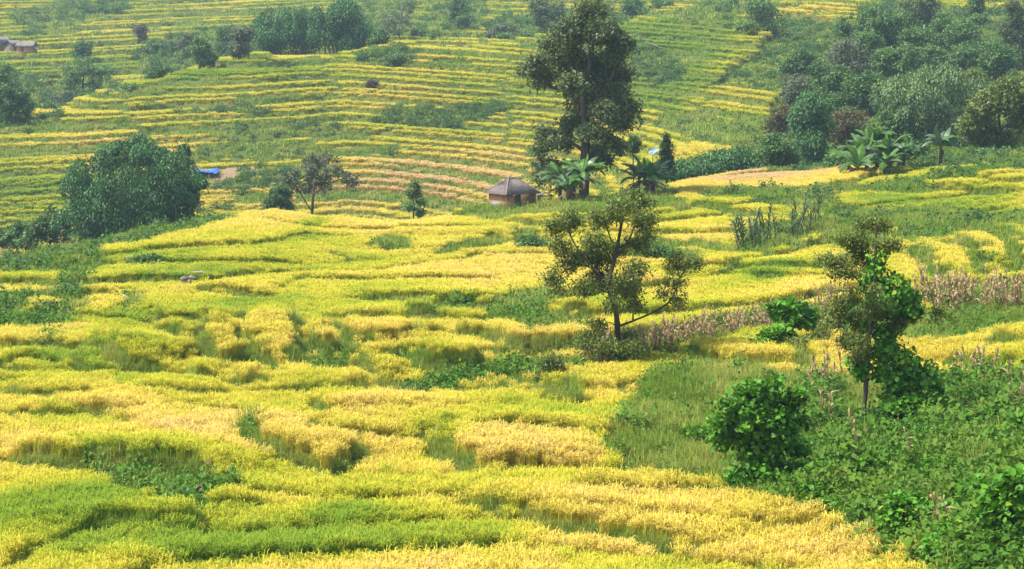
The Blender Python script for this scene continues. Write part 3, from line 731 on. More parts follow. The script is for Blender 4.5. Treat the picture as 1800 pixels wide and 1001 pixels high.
do(1, 'hillside_scrub', 'scrub_far', 105, 235, 1.3, scrub, 'low bushy scrub on the banks around the golden fields', .62, lambda x, y: np.clip(fbm(x / 5, y / 5, 74) * 1.6 - .55, 0, 1))
do(2, 'hillside_scrub', 'scrub_far', 235, 440, 1.5, np.maximum(scrub, weed * .1 * hill), 'dark scrub filling gullies of the terraced hillside', .8, lambda x, y: np.clip(fbm(x / 9, y / 9, 73) * 1.6 - .55, 0, 1))
do(3, 'hillside_scrub', 'scrub_far', 440, 760, 2.8, scrub, 'bluish scrub on the hazy slope at the top', 1.2, lambda x, y: np.clip(fbm(x / 9, y / 9, 73) * 1.2 - .5, 0, 1))
# ------------------------------------------------------------------ materials of trees and things
M['bark'] = plain('bark', (.045, .038, .03), (.12, .10, .08), 3.0, .9, .1, .5, stretch=(1, 1, .25))
M['bark_pale'] = plain('pale_bark', (.16, .15, .13), (.30, .28, .25), 3.0, .9, .1, .4, stretch=(1, 1, .25))
M['culm'] = plain('bamboo_culm', (.05, .09, .03), (.14, .17, .06), 2.0, .6, .3, .1)
M['lf_dark'] = leaf_mat('dark_olive_leaves', (.036, .066, .024), (.19, .245, .07), .22, .5, .35)
M['lf_olive'] = leaf_mat('olive_leaves', (.055, .098, .018), (.24, .31, .05), .28, .45, .35, odd=(.04, (.22, .20, .04)))
M['lf_vinetree'] = leaf_mat('vine_tree_olive_leaves', (.065, .115, .018), (.25, .31, .05), .3, .45, .35, odd=(.06, (.26, .19, .07)))  # olive leaf colour of the slim vine clad tree
M['lf_vine'] = leaf_mat('vine_leaves', (.024, .10, .010), (.17, .44, .025), .26, .5, .25, odd=(.03, (.30, .36, .03)))
M['lf_heart'] = leaf_mat('heart_shaped_leaves', (.02, .09, .010), (.16, .42, .028), .24, .5, .25, odd=(.05, (.22, .36, .02)))
M['lf_bamboo'] = leaf_mat('bamboo_leaves', (.012, .058, .022), (.15, .34, .09), .22, .5, .3)
M['lf_bamboo_pale'] = leaf_mat('pale_bamboo_leaves', (.06, .12, .045), (.27, .40, .13), .25, .5, .3)
M['lf_tree'] = leaf_mat('tree_leaves', (.028, .082, .024), (.18, .32, .07), .25, .5, .3)
M['lf_acacia'] = leaf_mat('feathery_leaves', (.05, .115, .034), (.22, .37, .08), .28, .5, .3)
M['lf_grey'] = leaf_mat('greyish_leaves', (.07, .09, .05), (.22, .26, .13), .2, .6, .2)
M['lf_brown'] = leaf_mat('brownish_leaves', (.08, .075, .03), (.20, .17, .07), .25, .6, .2, odd=(.1, (.25, .13, .06)))
M['lf_conifer'] = leaf_mat('needle_sprays', (.012, .05, .015), (.04, .11, .03), .12, .6, .25)
M['lf_purple'] = leaf_mat('purple_leaves', (.06, .035, .055), (.13, .09, .10), .2, .6, .2)
M['banana'] = leaf_mat('banana_leaf', (.028, .09, .018), (.14, .31, .04), .3, .45, .35)
M['banana_grey'] = leaf_mat('weathered_banana_leaf', (.05, .11, .05), (.16, .24, .11), .25, .4, .5)
M['banana_dead'] = leaf_mat('withered_banana_leaf', (.12, .075, .04), (.28, .19, .11), .15, .8, .1)
M['banana_stem'] = plain('banana_stem', (.05, .035, .025), (.16, .12, .06), 3.0, .8, .2, .2)
M['corn_dry'] = leaf_mat('dry_corn', (.27, .18, .085), (.60, .45, .25), .25, .8, .1)
M['corn_tan'] = leaf_mat('tan_corn', (.22, .16, .07), (.52, .40, .20), .25, .8, .1)
M['corn_green'] = leaf_mat('green_corn', (.035, .08, .03), (.13, .20, .07), .3, .5, .3, odd=(.12, (.36, .30, .14)))
M['fern'] = leaf_mat('fern', (.02, .075, .02), (.08, .20, .04), .28, .45, .35)
M['mud_wall'] = plain('mud_wall', (.33, .18, .09), (.50, .29, .15), 1.4, .95, .05, .3)
M['roof'] = plain('grey_roof_sheet', (.13, .105, .10), (.29, .25, .235), 2.4, .75, .25, .15)
M['sheet'] = plain('pale_blue_sheet', (.18, .23, .26), (.30, .35, .37), 1.5, .6, .3, .1)
M['wood'] = plain('old_timber', (.12, .09, .07), (.26, .20, .16), 3.0, .9, .1, .3)
M['tarp'] = plain('blue_tarp', (.015, .10, .55), (.04, .20, .75), 1.2, .45, .4, .3)
M['tarp_pale'] = plain('faded_blue_sheet', (.10, .22, .55), (.50, .58, .66), 2.0, .5, .4, .3)
M['stone'] = plain('stone', (.16, .12, .10), (.38, .31, .27), 2.0, .9, .15, .5)
M['dark_stone'] = plain('dark_stone', (.07, .055, .05), (.17, .13, .12), 2.0, .9, .15, .5)
M['dead_wood'] = plain('bleached_wood', (.30, .26, .24), (.52, .47, .44), 3.0, .9, .1, .3)

# ------------------------------------------------------------------ tree building
def tubes(segs, sides=5):
    """segs: list of (p0, p1, r0, r1) -> verts, quads"""
    P0 = np.array([s[0] for s in segs], float); P1 = np.array([s[1] for s in segs], float)
    R0 = np.array([s[2] for s in segs]); R1 = np.array([s[3] for s in segs])
    d = unit(P1 - P0)
    ref = np.where(np.abs(d[:, 2:3]) > .9, np.array([[1., 0, 0]]), np.array([[0, 0, 1.]]))
    a = unit(np.cross(d, ref)); b = np.cross(d, a)
    th = np.arange(sides) * 2 * math.pi / sides
    c, s = np.cos(th)[None, :, None], np.sin(th)[None, :, None]
    ring = a[:, None] * c + b[:, None] * s
    V0 = P0[:, None] + ring * R0[:, None, None]; V1 = P1[:, None] + ring * R1[:, None, None]
    k = len(segs)
    V = np.concatenate([V0, V1], 1).reshape(-1, 3)
    i = np.arange(sides); j = (i + 1) % sides
    q = np.stack([i, j, j + sides, i + sides], -1)
    Q = (q[None] + (np.arange(k) * 2 * sides)[:, None, None]).reshape(-1, 4)
    return V, Q
def path_tube(pts, radii, sides=8):
    pts = np.asarray(pts, float)
    k = len(pts); d = unit(np.gradient(pts, axis=0))
    ref = np.array([.3, .9, .1]); a = unit(np.cross(d, ref)); b = np.cross(d, a)
    th = np.arange(sides) * 2 * math.pi / sides
    V = pts[:, None] + (a[:, None] * np.cos(th)[None, :, None] + b[:, None] * np.sin(th)[None, :, None]) * np.asarray(radii)[:, None, None]
    i = np.arange(sides); j = (i + 1) % sides
    Q = (np.stack([i, j, j + sides, i + sides], -1)[None] + (np.arange(k - 1) * sides)[:, None, None]).reshape(-1, 4)
    return V.reshape(-1, 3), Q
def place(px, D, py=None):
    x = float(at(px, 400, D)[0]); return x, D, float(ground(np.array([x]), np.array([float(D)]))[0])
def locz(px0, D, zg, px, py):
    """local X, Z of a photo point on the upright plane at distance D"""
    X, _, Z = at(px, py, D); X0 = at(px0, 400, D)[0]
    return float(X - X0), float(Z - zg)
def tree(name, label, cat, px, D, blobs, nc=60, lpc=60, leaf=.3, mat='lf_tree', bark='bark', rt=.2, trunk=None, group=None, cr=.7, guides=(), droop=0.0, sparse=0.0, asp=.5, round_=False, depth=.5, thick=1.0, sides=5, extra=None, twig=.012):
    if isinstance(D, tuple): D = float(sight(px, D[0])[1]) + (D[1] if len(D) > 1 else 0)
    x, y, zg = place(px, D)
    r0 = root(name, label, cat, (x, y, zg), group)
    S = D / F
    B = []
    half = max(abs(b[0] - px) + b[2] for b in blobs) * S
    for (bx, by, rx, ry) in blobs:
        X, Z = locz(px, D, zg, bx, by)
        room = math.sqrt(max(0, 1 - (X / (half + .01)) ** 2)) * half
        B.append((X, RNG.uniform(-1, 1) * room * depth, Z, rx * S, rx * S * .95, ry * S))
    B = np.array(B)
    vol = (B[:, 3] * B[:, 5]) ** 1.1; pick = RNG.choice(len(B), nc, p=vol / vol.sum())
    d = rdir(nc); rad = RNG.uniform(.15, 1, nc) ** .55
    C = B[pick, :3] + d * rad[:, None] * B[pick, 3:6] * .92
    C[:, 2] = np.maximum(C[:, 2], .15)
    # trunk and limbs
    if trunk is None:
        top = B[:, 2].max() * .72
        trunk_l = np.array([[0, 0, -.3], [RNG.uniform(-.1, .1) * top * .3, 0, top * .35], [B[:, 0].mean() * .6, 0, top]])
    else:
        trunk_l = np.array([[0, 0, -.3]] + [(lambda q: (q[0], 0, q[1]))(locz(px, D, zg, *t)) for t in trunk])
    tl = catmull(trunk_l, 5)
    nodes = [t for t in tl]; par = list(range(-1, len(tl) - 1)); plen = list(np.concatenate([[0], np.cumsum(np.linalg.norm(np.diff(tl, axis=0), axis=1))]))
    for gpath in guides:
        gl = catmull(np.array([(lambda q: (q[0], gpath[0], q[1]))(locz(px, D, zg, *t)) for t in gpath[1:]]), 4)
        k0 = int(np.argmin(np.linalg.norm(np.array(nodes) - gl[0], axis=1)))
        for gpt in gl:
            par.append(k0); plen.append(plen[k0] + np.linalg.norm(gpt - nodes[k0])); nodes.append(gpt); k0 = len(nodes) - 1
    arr = np.zeros((len(nodes) + nc * 3, 3)); arr[:len(nodes)] = nodes; ln = np.zeros(len(arr)); ln[:len(plen)] = plen; cnt = len(nodes)
    lo = max(2, len(tl) // 4)
    order = np.argsort(np.min(np.linalg.norm(C[:, None] - np.array(nodes)[None], axis=2), axis=1))
    tips = []
    for ci in order:
        c = C[ci]
        dist = np.linalg.norm(arr[lo:cnt] - c, axis=1) + .22 * ln[lo:cnt] + 1.2 * np.maximum(0, arr[lo:cnt, 2] - c[2])
        k0 = int(np.argmin(dist)) + lo
        p = arr[k0]; v = c - p; L = np.linalg.norm(v)
        k = 2 if L > .8 else 1
        for s_ in range(1, k + 1):
            t = s_ / k
            q = p + v * t + np.array([0, 0, math.sin(math.pi * t) * L * .10]) + (RNG.normal(0, .06, 3) * L if s_ < k else 0)
            arr[cnt] = q; ln[cnt] = ln[k0] + L / k; par.append(k0); k0 = cnt; cnt += 1
        tips.append(k0)
    wgt = np.zeros(cnt)
    for t in tips: wgt[t] += 1
    for i in range(cnt - 1, 0, -1):
        if par[i] >= 0: wgt[par[i]] += wgt[i]
    wgt = np.maximum(wgt, .3)
    rr = np.maximum(rt * (wgt / wgt[0]) ** .48, twig * thick)
    rr[:len(tl)] = np.maximum(rr[:len(tl)], rt * np.linspace(1, .45, len(tl)))
    rr[0] *= 1.35
    sg = [(arr[par[i]], arr[i], min(rr[par[i]], rr[i] * 1.5), rr[i]) for i in range(1, cnt) if par[i] >= 0]
    V, Q = tubes(sg, sides)
    ob('trunk', mesh_np('trunk', V, Q, None, True), M[bark], r0)
    # foliage
    keep = RNG.uniform(0, 1, nc) >= sparse
    Cc = C[keep]; rc = rad[keep]; k = len(Cc) * lpc
    cs = np.repeat(RNG.uniform(.7, 1.25, len(Cc)) * cr, lpc)
    o = rdir(k) * (RNG.uniform(0, 1, k) ** .5)[:, None] * cs[:, None] * np.array([1, 1, .72])
    o[:, 2] -= droop * np.hypot(o[:, 0], o[:, 1])
    P = np.repeat(Cc, lpc, 0) + o
    ce = np.array([B[:, 0].mean(), 0, B[:, 2].mean()])
    outw = unit(np.repeat(Cc - ce, lpc, 0))
    axis = unit(rdir(k) + outw * .5 + np.array([0, 0, -.35 - droop]))
    nor = unit(rdir(k) * .75 + np.array([0, 0, .9]) + outw * .35)
    tint = .50 + .24 * o[:, 2] / cs + np.repeat(RNG.normal(0, .13, len(Cc)), lpc) + RNG.normal(0, .17, k)  # lit tops put into the tint: each clump lighter upwards, darker beneath
    s_ = leaf * RNG.uniform(.65, 1.35, k)
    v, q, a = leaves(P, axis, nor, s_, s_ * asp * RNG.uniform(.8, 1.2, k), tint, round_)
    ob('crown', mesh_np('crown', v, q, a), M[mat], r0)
    if extra:
        for (pname, eb, enc, elpc, eleaf, emat, er) in extra:
            E = np.array([(lambda q: (q[0], RNG.uniform(-.5, .5) * e[2] * S, q[1], e[2] * S, e[2] * S, e[3] * S))(locz(px, D, zg, e[0], e[1])) for e in eb])
            vl = E[:, 3] * E[:, 5]; pk = RNG.choice(len(E), enc, p=vl / vl.sum())
            dd = rdir(enc); C2 = E[pk, :3] + dd * (RNG.uniform(.3, 1, enc) ** .5)[:, None] * E[pk, 3:6]
            k = enc * elpc
            o = rdir(k) * (RNG.uniform(0, 1, k) ** .5)[:, None] * er
            P = np.repeat(C2, elpc, 0) + o
            ow = unit(np.repeat(dd, elpc, 0))
            ax = unit(rdir(k) * .7 + [0, 0, -.8]); nr = unit(rdir(k) * .5 + ow * .8 + [0, -.3, .6])
            s_ = eleaf * RNG.uniform(.6, 1.35, k)
            v, q, a = leaves(P, ax, nr, s_, s_ * .9, .50 + RNG.normal(0, .22, k) + np.repeat(dd[:, 2], elpc) * .22, True)  # highlight put into the leaf tint, brighter on upward sides
            ob(pname, mesh_np(pname, v, q, a), M[emat], r0)
    return r0
def bamboo(name, label, px, D, blobs, nculm=40, lpc=380, leaf=.34, mat='lf_bamboo', spread=1.2, group=None, plume=.75, cat='bamboo', arch=1.0):
    if isinstance(D, tuple): D = float(sight(px, D[0])[1]) + (D[1] if len(D) > 1 else 0)
    x, y, zg = place(px, D)
    r0 = root(name, label, cat, (x, y, zg), group)
    S = D / F; segs = []; Ps = []; Ts = []; As = []
    half = max(abs(b[0] - px) + b[2] for b in blobs) * S
    wts = np.array([b[2] * b[3] for b in blobs], float) ** .8
    first = list(range(len(blobs)))
    for c in range(nculm):
        bi = first[c] if c < len(first) else RNG.choice(len(blobs), p=wts / wts.sum())
        bx, by, rx, ry = blobs[bi]
        X, Z = locz(px, D, zg, bx + RNG.uniform(-.55, .55) * rx, by - RNG.uniform(-.2, .85) * ry)
        room = math.sqrt(max(.05, 1 - (X / (half + .01)) ** 2)) * half
        Y = RNG.uniform(-1, 1) * room * .75
        apex = np.array([X, Y, max(Z, 1.2)])
        st = np.array([X * .25 + RNG.normal(0, spread * .5), Y * .25 + RNG.normal(0, spread * .5), -.2])
        out = unit(np.array([X - st[0] + RNG.normal(0, .3), Y - st[1] + RNG.normal(0, .3), 0.0]))
        dl = apex[2] * RNG.uniform(.10, .24) * arch
        t = np.linspace(0, 1, 7)[:, None]
        c1 = st + (apex - st) * [.25, .25, .62]
        main = (1 - t) ** 2 * st + 2 * t * (1 - t) * c1 + t * t * apex
        tip = apex + out * dl * .9 + np.array([0, 0, -dl])
        t2 = np.linspace(0, 1, 4)[1:, None]
        c2 = apex + out * dl * .55 + np.array([0, 0, dl * .12])
        arc = (1 - t2) ** 2 * apex + 2 * t2 * (1 - t2) * c2 + t2 * t2 * tip
        path = np.vstack([main, arc])
        rad = np.linspace(.055, .012, len(path)) * (D / 230) ** .5
        for i in range(len(path) - 1): segs.append((path[i], path[i + 1], rad[i], rad[i + 1]))
        k = int(lpc * RNG.uniform(.7, 1.3)); k1 = int(k * .22); k2 = k - k1
        cb_ = RNG.normal(.0, .12)
        tt = RNG.uniform(.15, .95, k1)
        f = tt * (len(path) - 1); i = np.minimum(f.astype(int), len(path) - 2); fr = (f - i)[:, None]
        off = rdir(k1) * (RNG.uniform(0, 1, k1) ** .5 * plume * .6)[:, None]
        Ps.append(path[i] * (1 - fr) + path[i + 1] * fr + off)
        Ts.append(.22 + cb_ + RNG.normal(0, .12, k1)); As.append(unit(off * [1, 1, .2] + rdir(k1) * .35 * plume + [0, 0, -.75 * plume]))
        # the nodding plume at the end: a drooping puff of leaves, its lit top and shaded underside put into the tint
        pr = plume * RNG.uniform(.75, 1.2) * min(1.1, max(.45, rx * S / (plume * 1.05)))
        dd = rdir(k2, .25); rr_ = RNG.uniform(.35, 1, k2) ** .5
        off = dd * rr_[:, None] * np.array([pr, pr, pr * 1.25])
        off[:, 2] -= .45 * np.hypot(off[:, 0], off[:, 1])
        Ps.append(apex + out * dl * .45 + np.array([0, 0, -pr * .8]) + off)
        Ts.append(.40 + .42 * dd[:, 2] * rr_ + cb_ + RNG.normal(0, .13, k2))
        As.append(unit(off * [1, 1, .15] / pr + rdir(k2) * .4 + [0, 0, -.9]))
    P = np.vstack(Ps); A_ = np.vstack(As); T = np.concatenate(Ts)
    ok = P[:, 2] > -.3; P, A_, T = P[ok], A_[ok], T[ok]; k = len(P)
    nor = unit(rdir(k) * .7 + [0, 0, .7])
    s_ = leaf * RNG.uniform(.7, 1.3, k)
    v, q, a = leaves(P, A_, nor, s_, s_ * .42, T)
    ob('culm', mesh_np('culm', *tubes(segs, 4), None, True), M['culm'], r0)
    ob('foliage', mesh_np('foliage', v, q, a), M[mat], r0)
    return r0
def banana_leaf(L, wd, up, bend, az, seed, fold=.35):
    k = 9; t = np.linspace(0, 1, k)
    ang = up - bend * t ** 1.4
    dx = np.cos(ang) * L / (k - 1); dz = np.sin(ang) * L / (k - 1)
    r = np.concatenate([[0], np.cumsum(dx[:-1])]); z = np.concatenate([[0], np.cumsum(dz[:-1])])
    prof = np.interp(t, [0, .12, .3, .65, .9, 1], [.06, .12, .85, 1, .6, .08]) * wd / 2
    rs = np.random.default_rng(seed)
    Vs, Qs, T = [], [], []
    mid = np.stack([r, 0 * r, z], -1); nrm = np.stack([-np.sin(ang), 0 * ang, np.cos(ang)], -1)
    n_ = 0
    for sd in (-1, 1):
        for i in range(k - 1):
            g = rs.uniform(.0, .14); dr = rs.uniform(.0, .45)
            a0, a1 = mid[i], mid[i + 1]
            e0 = a0 * (1 - g) + a1 * g + np.array([0, sd * prof[i] * math.cos(fold), 0]) - nrm[i] * prof[i] * (math.sin(fold) - dr * .4 + .25) * (1 if fold > 0 else -1)
            e1 = a1 + np.array([0, sd * prof[i + 1] * math.cos(fold), 0]) - nrm[i + 1] * prof[i + 1] * (math.sin(fold) - dr * .4 + .25) * (1 if fold > 0 else -1)
            Vs += [a0, a1, e1, e0]; Qs.append([n_, n_ + 1, n_ + 2, n_ + 3]); n_ += 4
            tv = .45 + rs.normal(0, .15); T += [tv + .2, tv + .2, tv, tv]
    V = np.array(Vs); c, s = math.cos(az), math.sin(az)
    V = np.stack([V[:, 0] * c - V[:, 1] * s, V[:, 0] * s + V[:, 1] * c, V[:, 2]], -1)
    return V, np.array(Qs), np.clip(T, 0, 1)
def banana(label, px, D, h, nleaf=8, L=2.2, group=None, seed=0, spear=True, dead=3, dy=0.0, grey=.4):
    x, y, zg = place(px, D + dy)
    r0 = root('banana_plant', label, 'banana plant', (x, y, zg), group)
    rs = np.random.default_rng(seed)
    lean = rs.normal(0, .12, 2)
    pts = np.array([[lean[0] * t * h * .5, lean[1] * t * h * .5, -.2 + (h + .2) * t] for t in np.linspace(0, 1, 6)])
    V, Q = path_tube(pts, np.linspace(.24, .13, 6), 8)
    ob('stem', mesh_np('stem', V, Q, None, True), M['banana_stem'], r0)
    top = pts[-1]
    for i in range(nleaf):
        az = i * 2.4 + rs.uniform(-.5, .5)
        V, Q, T = banana_leaf(L * rs.uniform(.8, 1.2), L * .34, rs.uniform(.5, 1.45), rs.uniform(.8, 2.6), az, seed * 31 + i)
        ob('leaf', mesh_np('leaf', V + top, Q, dict(tint=T, odd=np.zeros(len(T)))), M['banana_grey' if rs.uniform() < grey else 'banana'], r0)
    if spear:
        V, Q, T = banana_leaf(L * .8, L * .22, 1.45, .25, rs.uniform(0, 6.28), seed * 31 + 77, .6)
        o = ob('leaf', mesh_np('leaf', V + top, Q, dict(tint=np.clip(T + .45, 0, 1), odd=np.zeros(len(T)))), M['banana'], r0)
        o['label'] = 'bright upright young leaf'
    for i in range(dead):
        V, Q, T = banana_leaf(L * rs.uniform(.5, .8), L * .16, rs.uniform(-.2, .3), rs.uniform(1.2, 1.8), rs.uniform(0, 6.28), seed * 31 + 50 + i)
        o = ob('leaf', mesh_np('leaf', V + top * [1, 1, rs.uniform(.7, .98)], Q, dict(tint=T, odd=np.zeros(len(T)))), M['banana_dead'], r0)
        o['label'] = 'withered brown hanging leaf'
    return r0
def fern(label, px, D, L, n_, seed, mat='fern', group=None, up=(.5, 1.2)):
    x, y, zg = place(px, D)
    r0 = root('fern_plant', label, 'fern', (x, y, zg), group)
    rs = np.random.default_rng(seed)
    for i in range(n_):
        az = i * 2.4 + rs.uniform(-.3, .3); e0 = rs.uniform(*up); bend = rs.uniform(.8, 1.5); LL = L * rs.uniform(.75, 1.1)
        k = 15; t = np.linspace(.12, 1, k); ang = e0 - bend * t ** 1.3
        r = np.cumsum(np.cos(ang)) * LL / k; z = np.cumsum(np.sin(ang)) * LL / k
        c, s = math.cos(az), math.sin(az)
        P = np.stack([r * c, r * s, z + .15], -1); fwd = np.stack([np.cos(ang) * c, np.cos(ang) * s, np.sin(ang)], -1)
        sd = np.array([-s, c, 0]); PP = np.vstack([P, P]); ax = np.vstack([fwd * .55 + sd, fwd * .55 - sd]) - [0, 0, .15]
        ll = np.tile(np.interp(t, [0, .35, 1], [.6, 1, .25]), 2) * LL * .30
        nr = np.tile(np.stack([-np.sin(ang) * c, -np.sin(ang) * s, np.cos(ang)], -1), (2, 1))
        v, q, a = leaves(PP, ax, nr, ll, ll * .24, rs.normal(.5, .15, 2 * k))
        st, sq = tubes([(P[j], P[j + 1], .012, .010) for j in range(k - 1)] + [((0, 0, 0), P[0], .014, .012)], 3)
        V = np.vstack([v, st]); Q = np.vstack([q, sq + len(v)])
        ob('frond', mesh_np('frond', V, Q, dict(tint=np.concatenate([a['tint'], np.full(len(st), .6)]), odd=np.zeros(len(V)))), M[mat], r0)
    return r0
# ------------------------------------------------------------------ the trees
tree('tall_tree', 'tall dark old tree towering over the hut and banana plants', 'tree', 1025, 196,
  [(1040,28,30,26),(1000,58,35,28),(1060,58,36,30),(1085,85,25,30),(975,88,30,25),(945,118,34,24),(922,128,20,16),(960,140,25,16),(1010,108,35,30),(1060,118,35,30),(1096,130,22,20),(1000,150,22,18),(1050,158,30,22),(1024,180,25,20),(1080,170,25,25),(1105,195,20,24),(1090,215,20,18),(1060,196,20,20),
   (1010,218,30,18),(965,233,28,20),(985,250,30,18),(1040,232,25,20),(955,256,18,14),(1065,250,20,18),(1050,280,26,20),(960,290,22,18),(945,315,12,14),(1087,258,10,12),(1045,8,18,12)],
  nc=520, lpc=64, leaf=.36, mat='lf_dark', rt=.55, cr=1.0, trunk=[(1028,300),(1030,220),(1026,170),(1038,100),(1042,40)], guides=[(.6,(1026,190),(1000,165),(965,152),(935,132)),(-.5,(1032,205),(1060,160),(1088,110)),(.3,(1030,215),(1038,190),(1080,185),(1105,195)),(-.6,(1028,250),(1000,240),(965,232))], thick=2.2, sides=6)
tree('valley_tree', 'lone olive green tree with a long low right branch in the golden field', 'tree', 1087, (646,),
  [(1085,362,34,20),(1122,358,28,18),(1058,385,28,18),(1000,393,28,20),(974,400,18,18),(1132,390,24,16),(1040,420,26,16),(985,430,24,18),(1000,462,24,16),(1032,455,22,16),(975,485,18,14),(985,512,18,11),(1062,460,28,20),(1090,440,26,16),(1112,472,24,18),(1120,428,22,16),(1142,420,14,12),(1060,500,28,18),(1092,500,26,16),(1020,500,20,13),(1112,520,16,14),(1076,530,18,11),(1117,545,13,10),
   (1180,490,20,16),(1195,465,20,14),(1216,462,14,14),(1165,515,14,13),(1190,528,12,13),(1160,552,7,7),(1040,580,20,10),(1060,598,28,16),(1105,590,13,13),(1080,614,24,12),(1050,565,12,7),(1028,592,18,10),(1068,606,30,14),(1108,604,16,13),(1045,612,22,10)],
  nc=640, lpc=50, leaf=.15, mat='lf_olive', rt=.16, cr=.52, trunk=[(1085,570),(1078,530),(1070,500),(1082,450),(1095,380)], guides=[(.1,(1086,575),(1113,565),(1152,548),(1180,527),(1195,490)),(.3,(1072,505),(1040,470),(1010,430),(998,400)),(-.3,(1080,455),(1105,420),(1122,375)),(.2,(1084,445),(1070,410),(1062,385))], thick=1.0, sides=6, asp=.45)
tree('vine_clad_tree', 'slim tree draped in bright vines rising from the right bank', 'tree', 1518, (797,),
  [(1532,398,26,13),(1548,424,30,13),(1520,440,25,13),(1500,428,16,12),(1468,456,26,13),(1440,450,10,10),(1490,475,20,11),(1475,492,13,9),(1520,462,20,12),(1555,400,16,12),(1520,570,28,18),(1472,565,24,18),(1500,590,25,14),(1452,560,12,12),(1525,600,20,12),(1515,622,26,14),(1610,556,18,10),(1652,548,14,8),(1640,520,14,8),(1630,505,9,9),(1520,500,18,12),(1580,560,16,12),(1535,540,26,16),(1500,520,18,14),(1545,480,20,14),(1490,545,20,14),(1505,605,24,14),(1570,585,20,12)],
  nc=400, lpc=40, leaf=.13, mat='lf_vinetree', rt=.09, cr=.34, trunk=[(1521,700),(1524,640),(1532,560),(1538,480),(1540,405)], guides=[(.1,(1534,520),(1500,485),(1465,458)),(-.1,(1530,580),(1580,562),(1640,548)),(.1,(1528,610),(1495,585),(1465,565))], asp=.4,
  extra=[('vine', [(1545,458,13,13),(1538,490,20,18),(1570,505,20,16),(1592,520,18,18),(1602,542,14,16),(1552,530,24,18),(1540,570,18,14),(1560,612,24,14),(1592,632,24,16),(1620,655,24,16),(1642,672,13,13),(1560,650,30,18),(1510,645,14,12),(1582,672,26,16),(1602,700,26,16),(1550,520,16,20),(1545,600,14,12)], 170, 32, .16, 'lf_vine', .36)])
tree('heart_leaf_bush', 'big rounded bush of glossy heart shaped leaves on the right bank', 'bush', 1335, (905,),
  [(1335,728,54,38),(1306,720,32,34),(1364,718,32,34),(1340,785,42,34),(1324,696,32,17),(1370,756,28,34),(1296,754,22,28),(1345,820,40,20),(1274,708,12,11),(1296,684,16,9),(1335,676,20,9),(1400,694,13,12),(1410,742,9,16),(1268,770,10,15),(1300,835,20,13),(1374,830,18,13),(1405,786,9,13),(1360,668,9,9),(1262,738,7,9)], nc=330, lpc=30, leaf=.15, mat='lf_heart', rt=.10, cr=.38, asp=.95, round_=True, depth=.35)
tree('broad_leaf_shrub', 'spreading shrub with large drooping bright leaves behind the round bush', 'shrub', 1398, (632,), [(1390,545,22,12),(1366,545,13,11),(1422,558,11,12),(1372,580,12,9),(1402,563,20,10),(1386,590,10,8)], nc=46, lpc=18, leaf=.34, mat='lf_vine', rt=.06, cr=.3, asp=.8, round_=True, trunk=[(1395,590),(1385,560)])
tree('bushy_shrub', 'low tangled shrub under the large drooping leaves', 'shrub', 1410, (634,), [(1400,600,36,15),(1440,590,22,18),(1380,612,25,10),(1425,612,25,12)], nc=90, lpc=36, leaf=.14, mat='lf_olive', rt=.05, cr=.3)
tree('bushy_shrub', 'small feathery shrub at the end of the dry corn row', 'shrub', 970, (672,), [(970,640,22,18),(978,655,24,12),(962,655,16,12)], nc=70, lpc=40, leaf=.16, mat='lf_olive', rt=.04, cr=.26, asp=.3)
tree('bushy_shrub', 'green clump of tall grassy shrub at the corner of the scrub band', 'shrub', 715, (708,), [(712,688,28,14),(740,690,20,10),(700,698,20,10)], nc=70, lpc=40, leaf=.2, mat='lf_tree', rt=.04, cr=.28, asp=.25)
tree('bushy_shrub', 'little pale leafy shrub standing alone among the lower paddies', 'shrub', 637, (726,), [(637,710,20,9),(625,713,12,6)], nc=34, lpc=30, leaf=.18, mat='lf_acacia', rt=.03, cr=.2, asp=.3)
tree('bushy_shrub', 'dark rounded shrub at the left edge of the upper golden field', 'shrub', 258, (482,), [(258,463,30,12),(240,462,18,10),(275,467,18,9)], nc=80, lpc=40, leaf=.24, mat='lf_tree', rt=.05, cr=.4)
tree('bushy_shrub', 'dark low bush alone in the bright field right of the lone tree', 'shrub', 1318, (420,), [(1316,408,18,5),(1330,406,8,4)], nc=26, lpc=34, leaf=.24, mat='lf_tree', rt=.04, cr=.32)
tree('bushy_shrub', 'dark shrub on the bank beside the rock hollow in the far field', 'shrub', 1150, (472,), [(1155,440,30,12),(1180,452,24,12),(1130,436,16,10)], nc=70, lpc=38, leaf=.24, mat='lf_tree', rt=.05, cr=.4)
tree('bushy_shrub', 'rounded green shrub on the bank left of the lone tree', 'shrub', 930, (450,), [(930,426,24,10),(948,432,14,10)], nc=50, lpc=38, leaf=.24, mat='lf_tree', rt=.05, cr=.4)
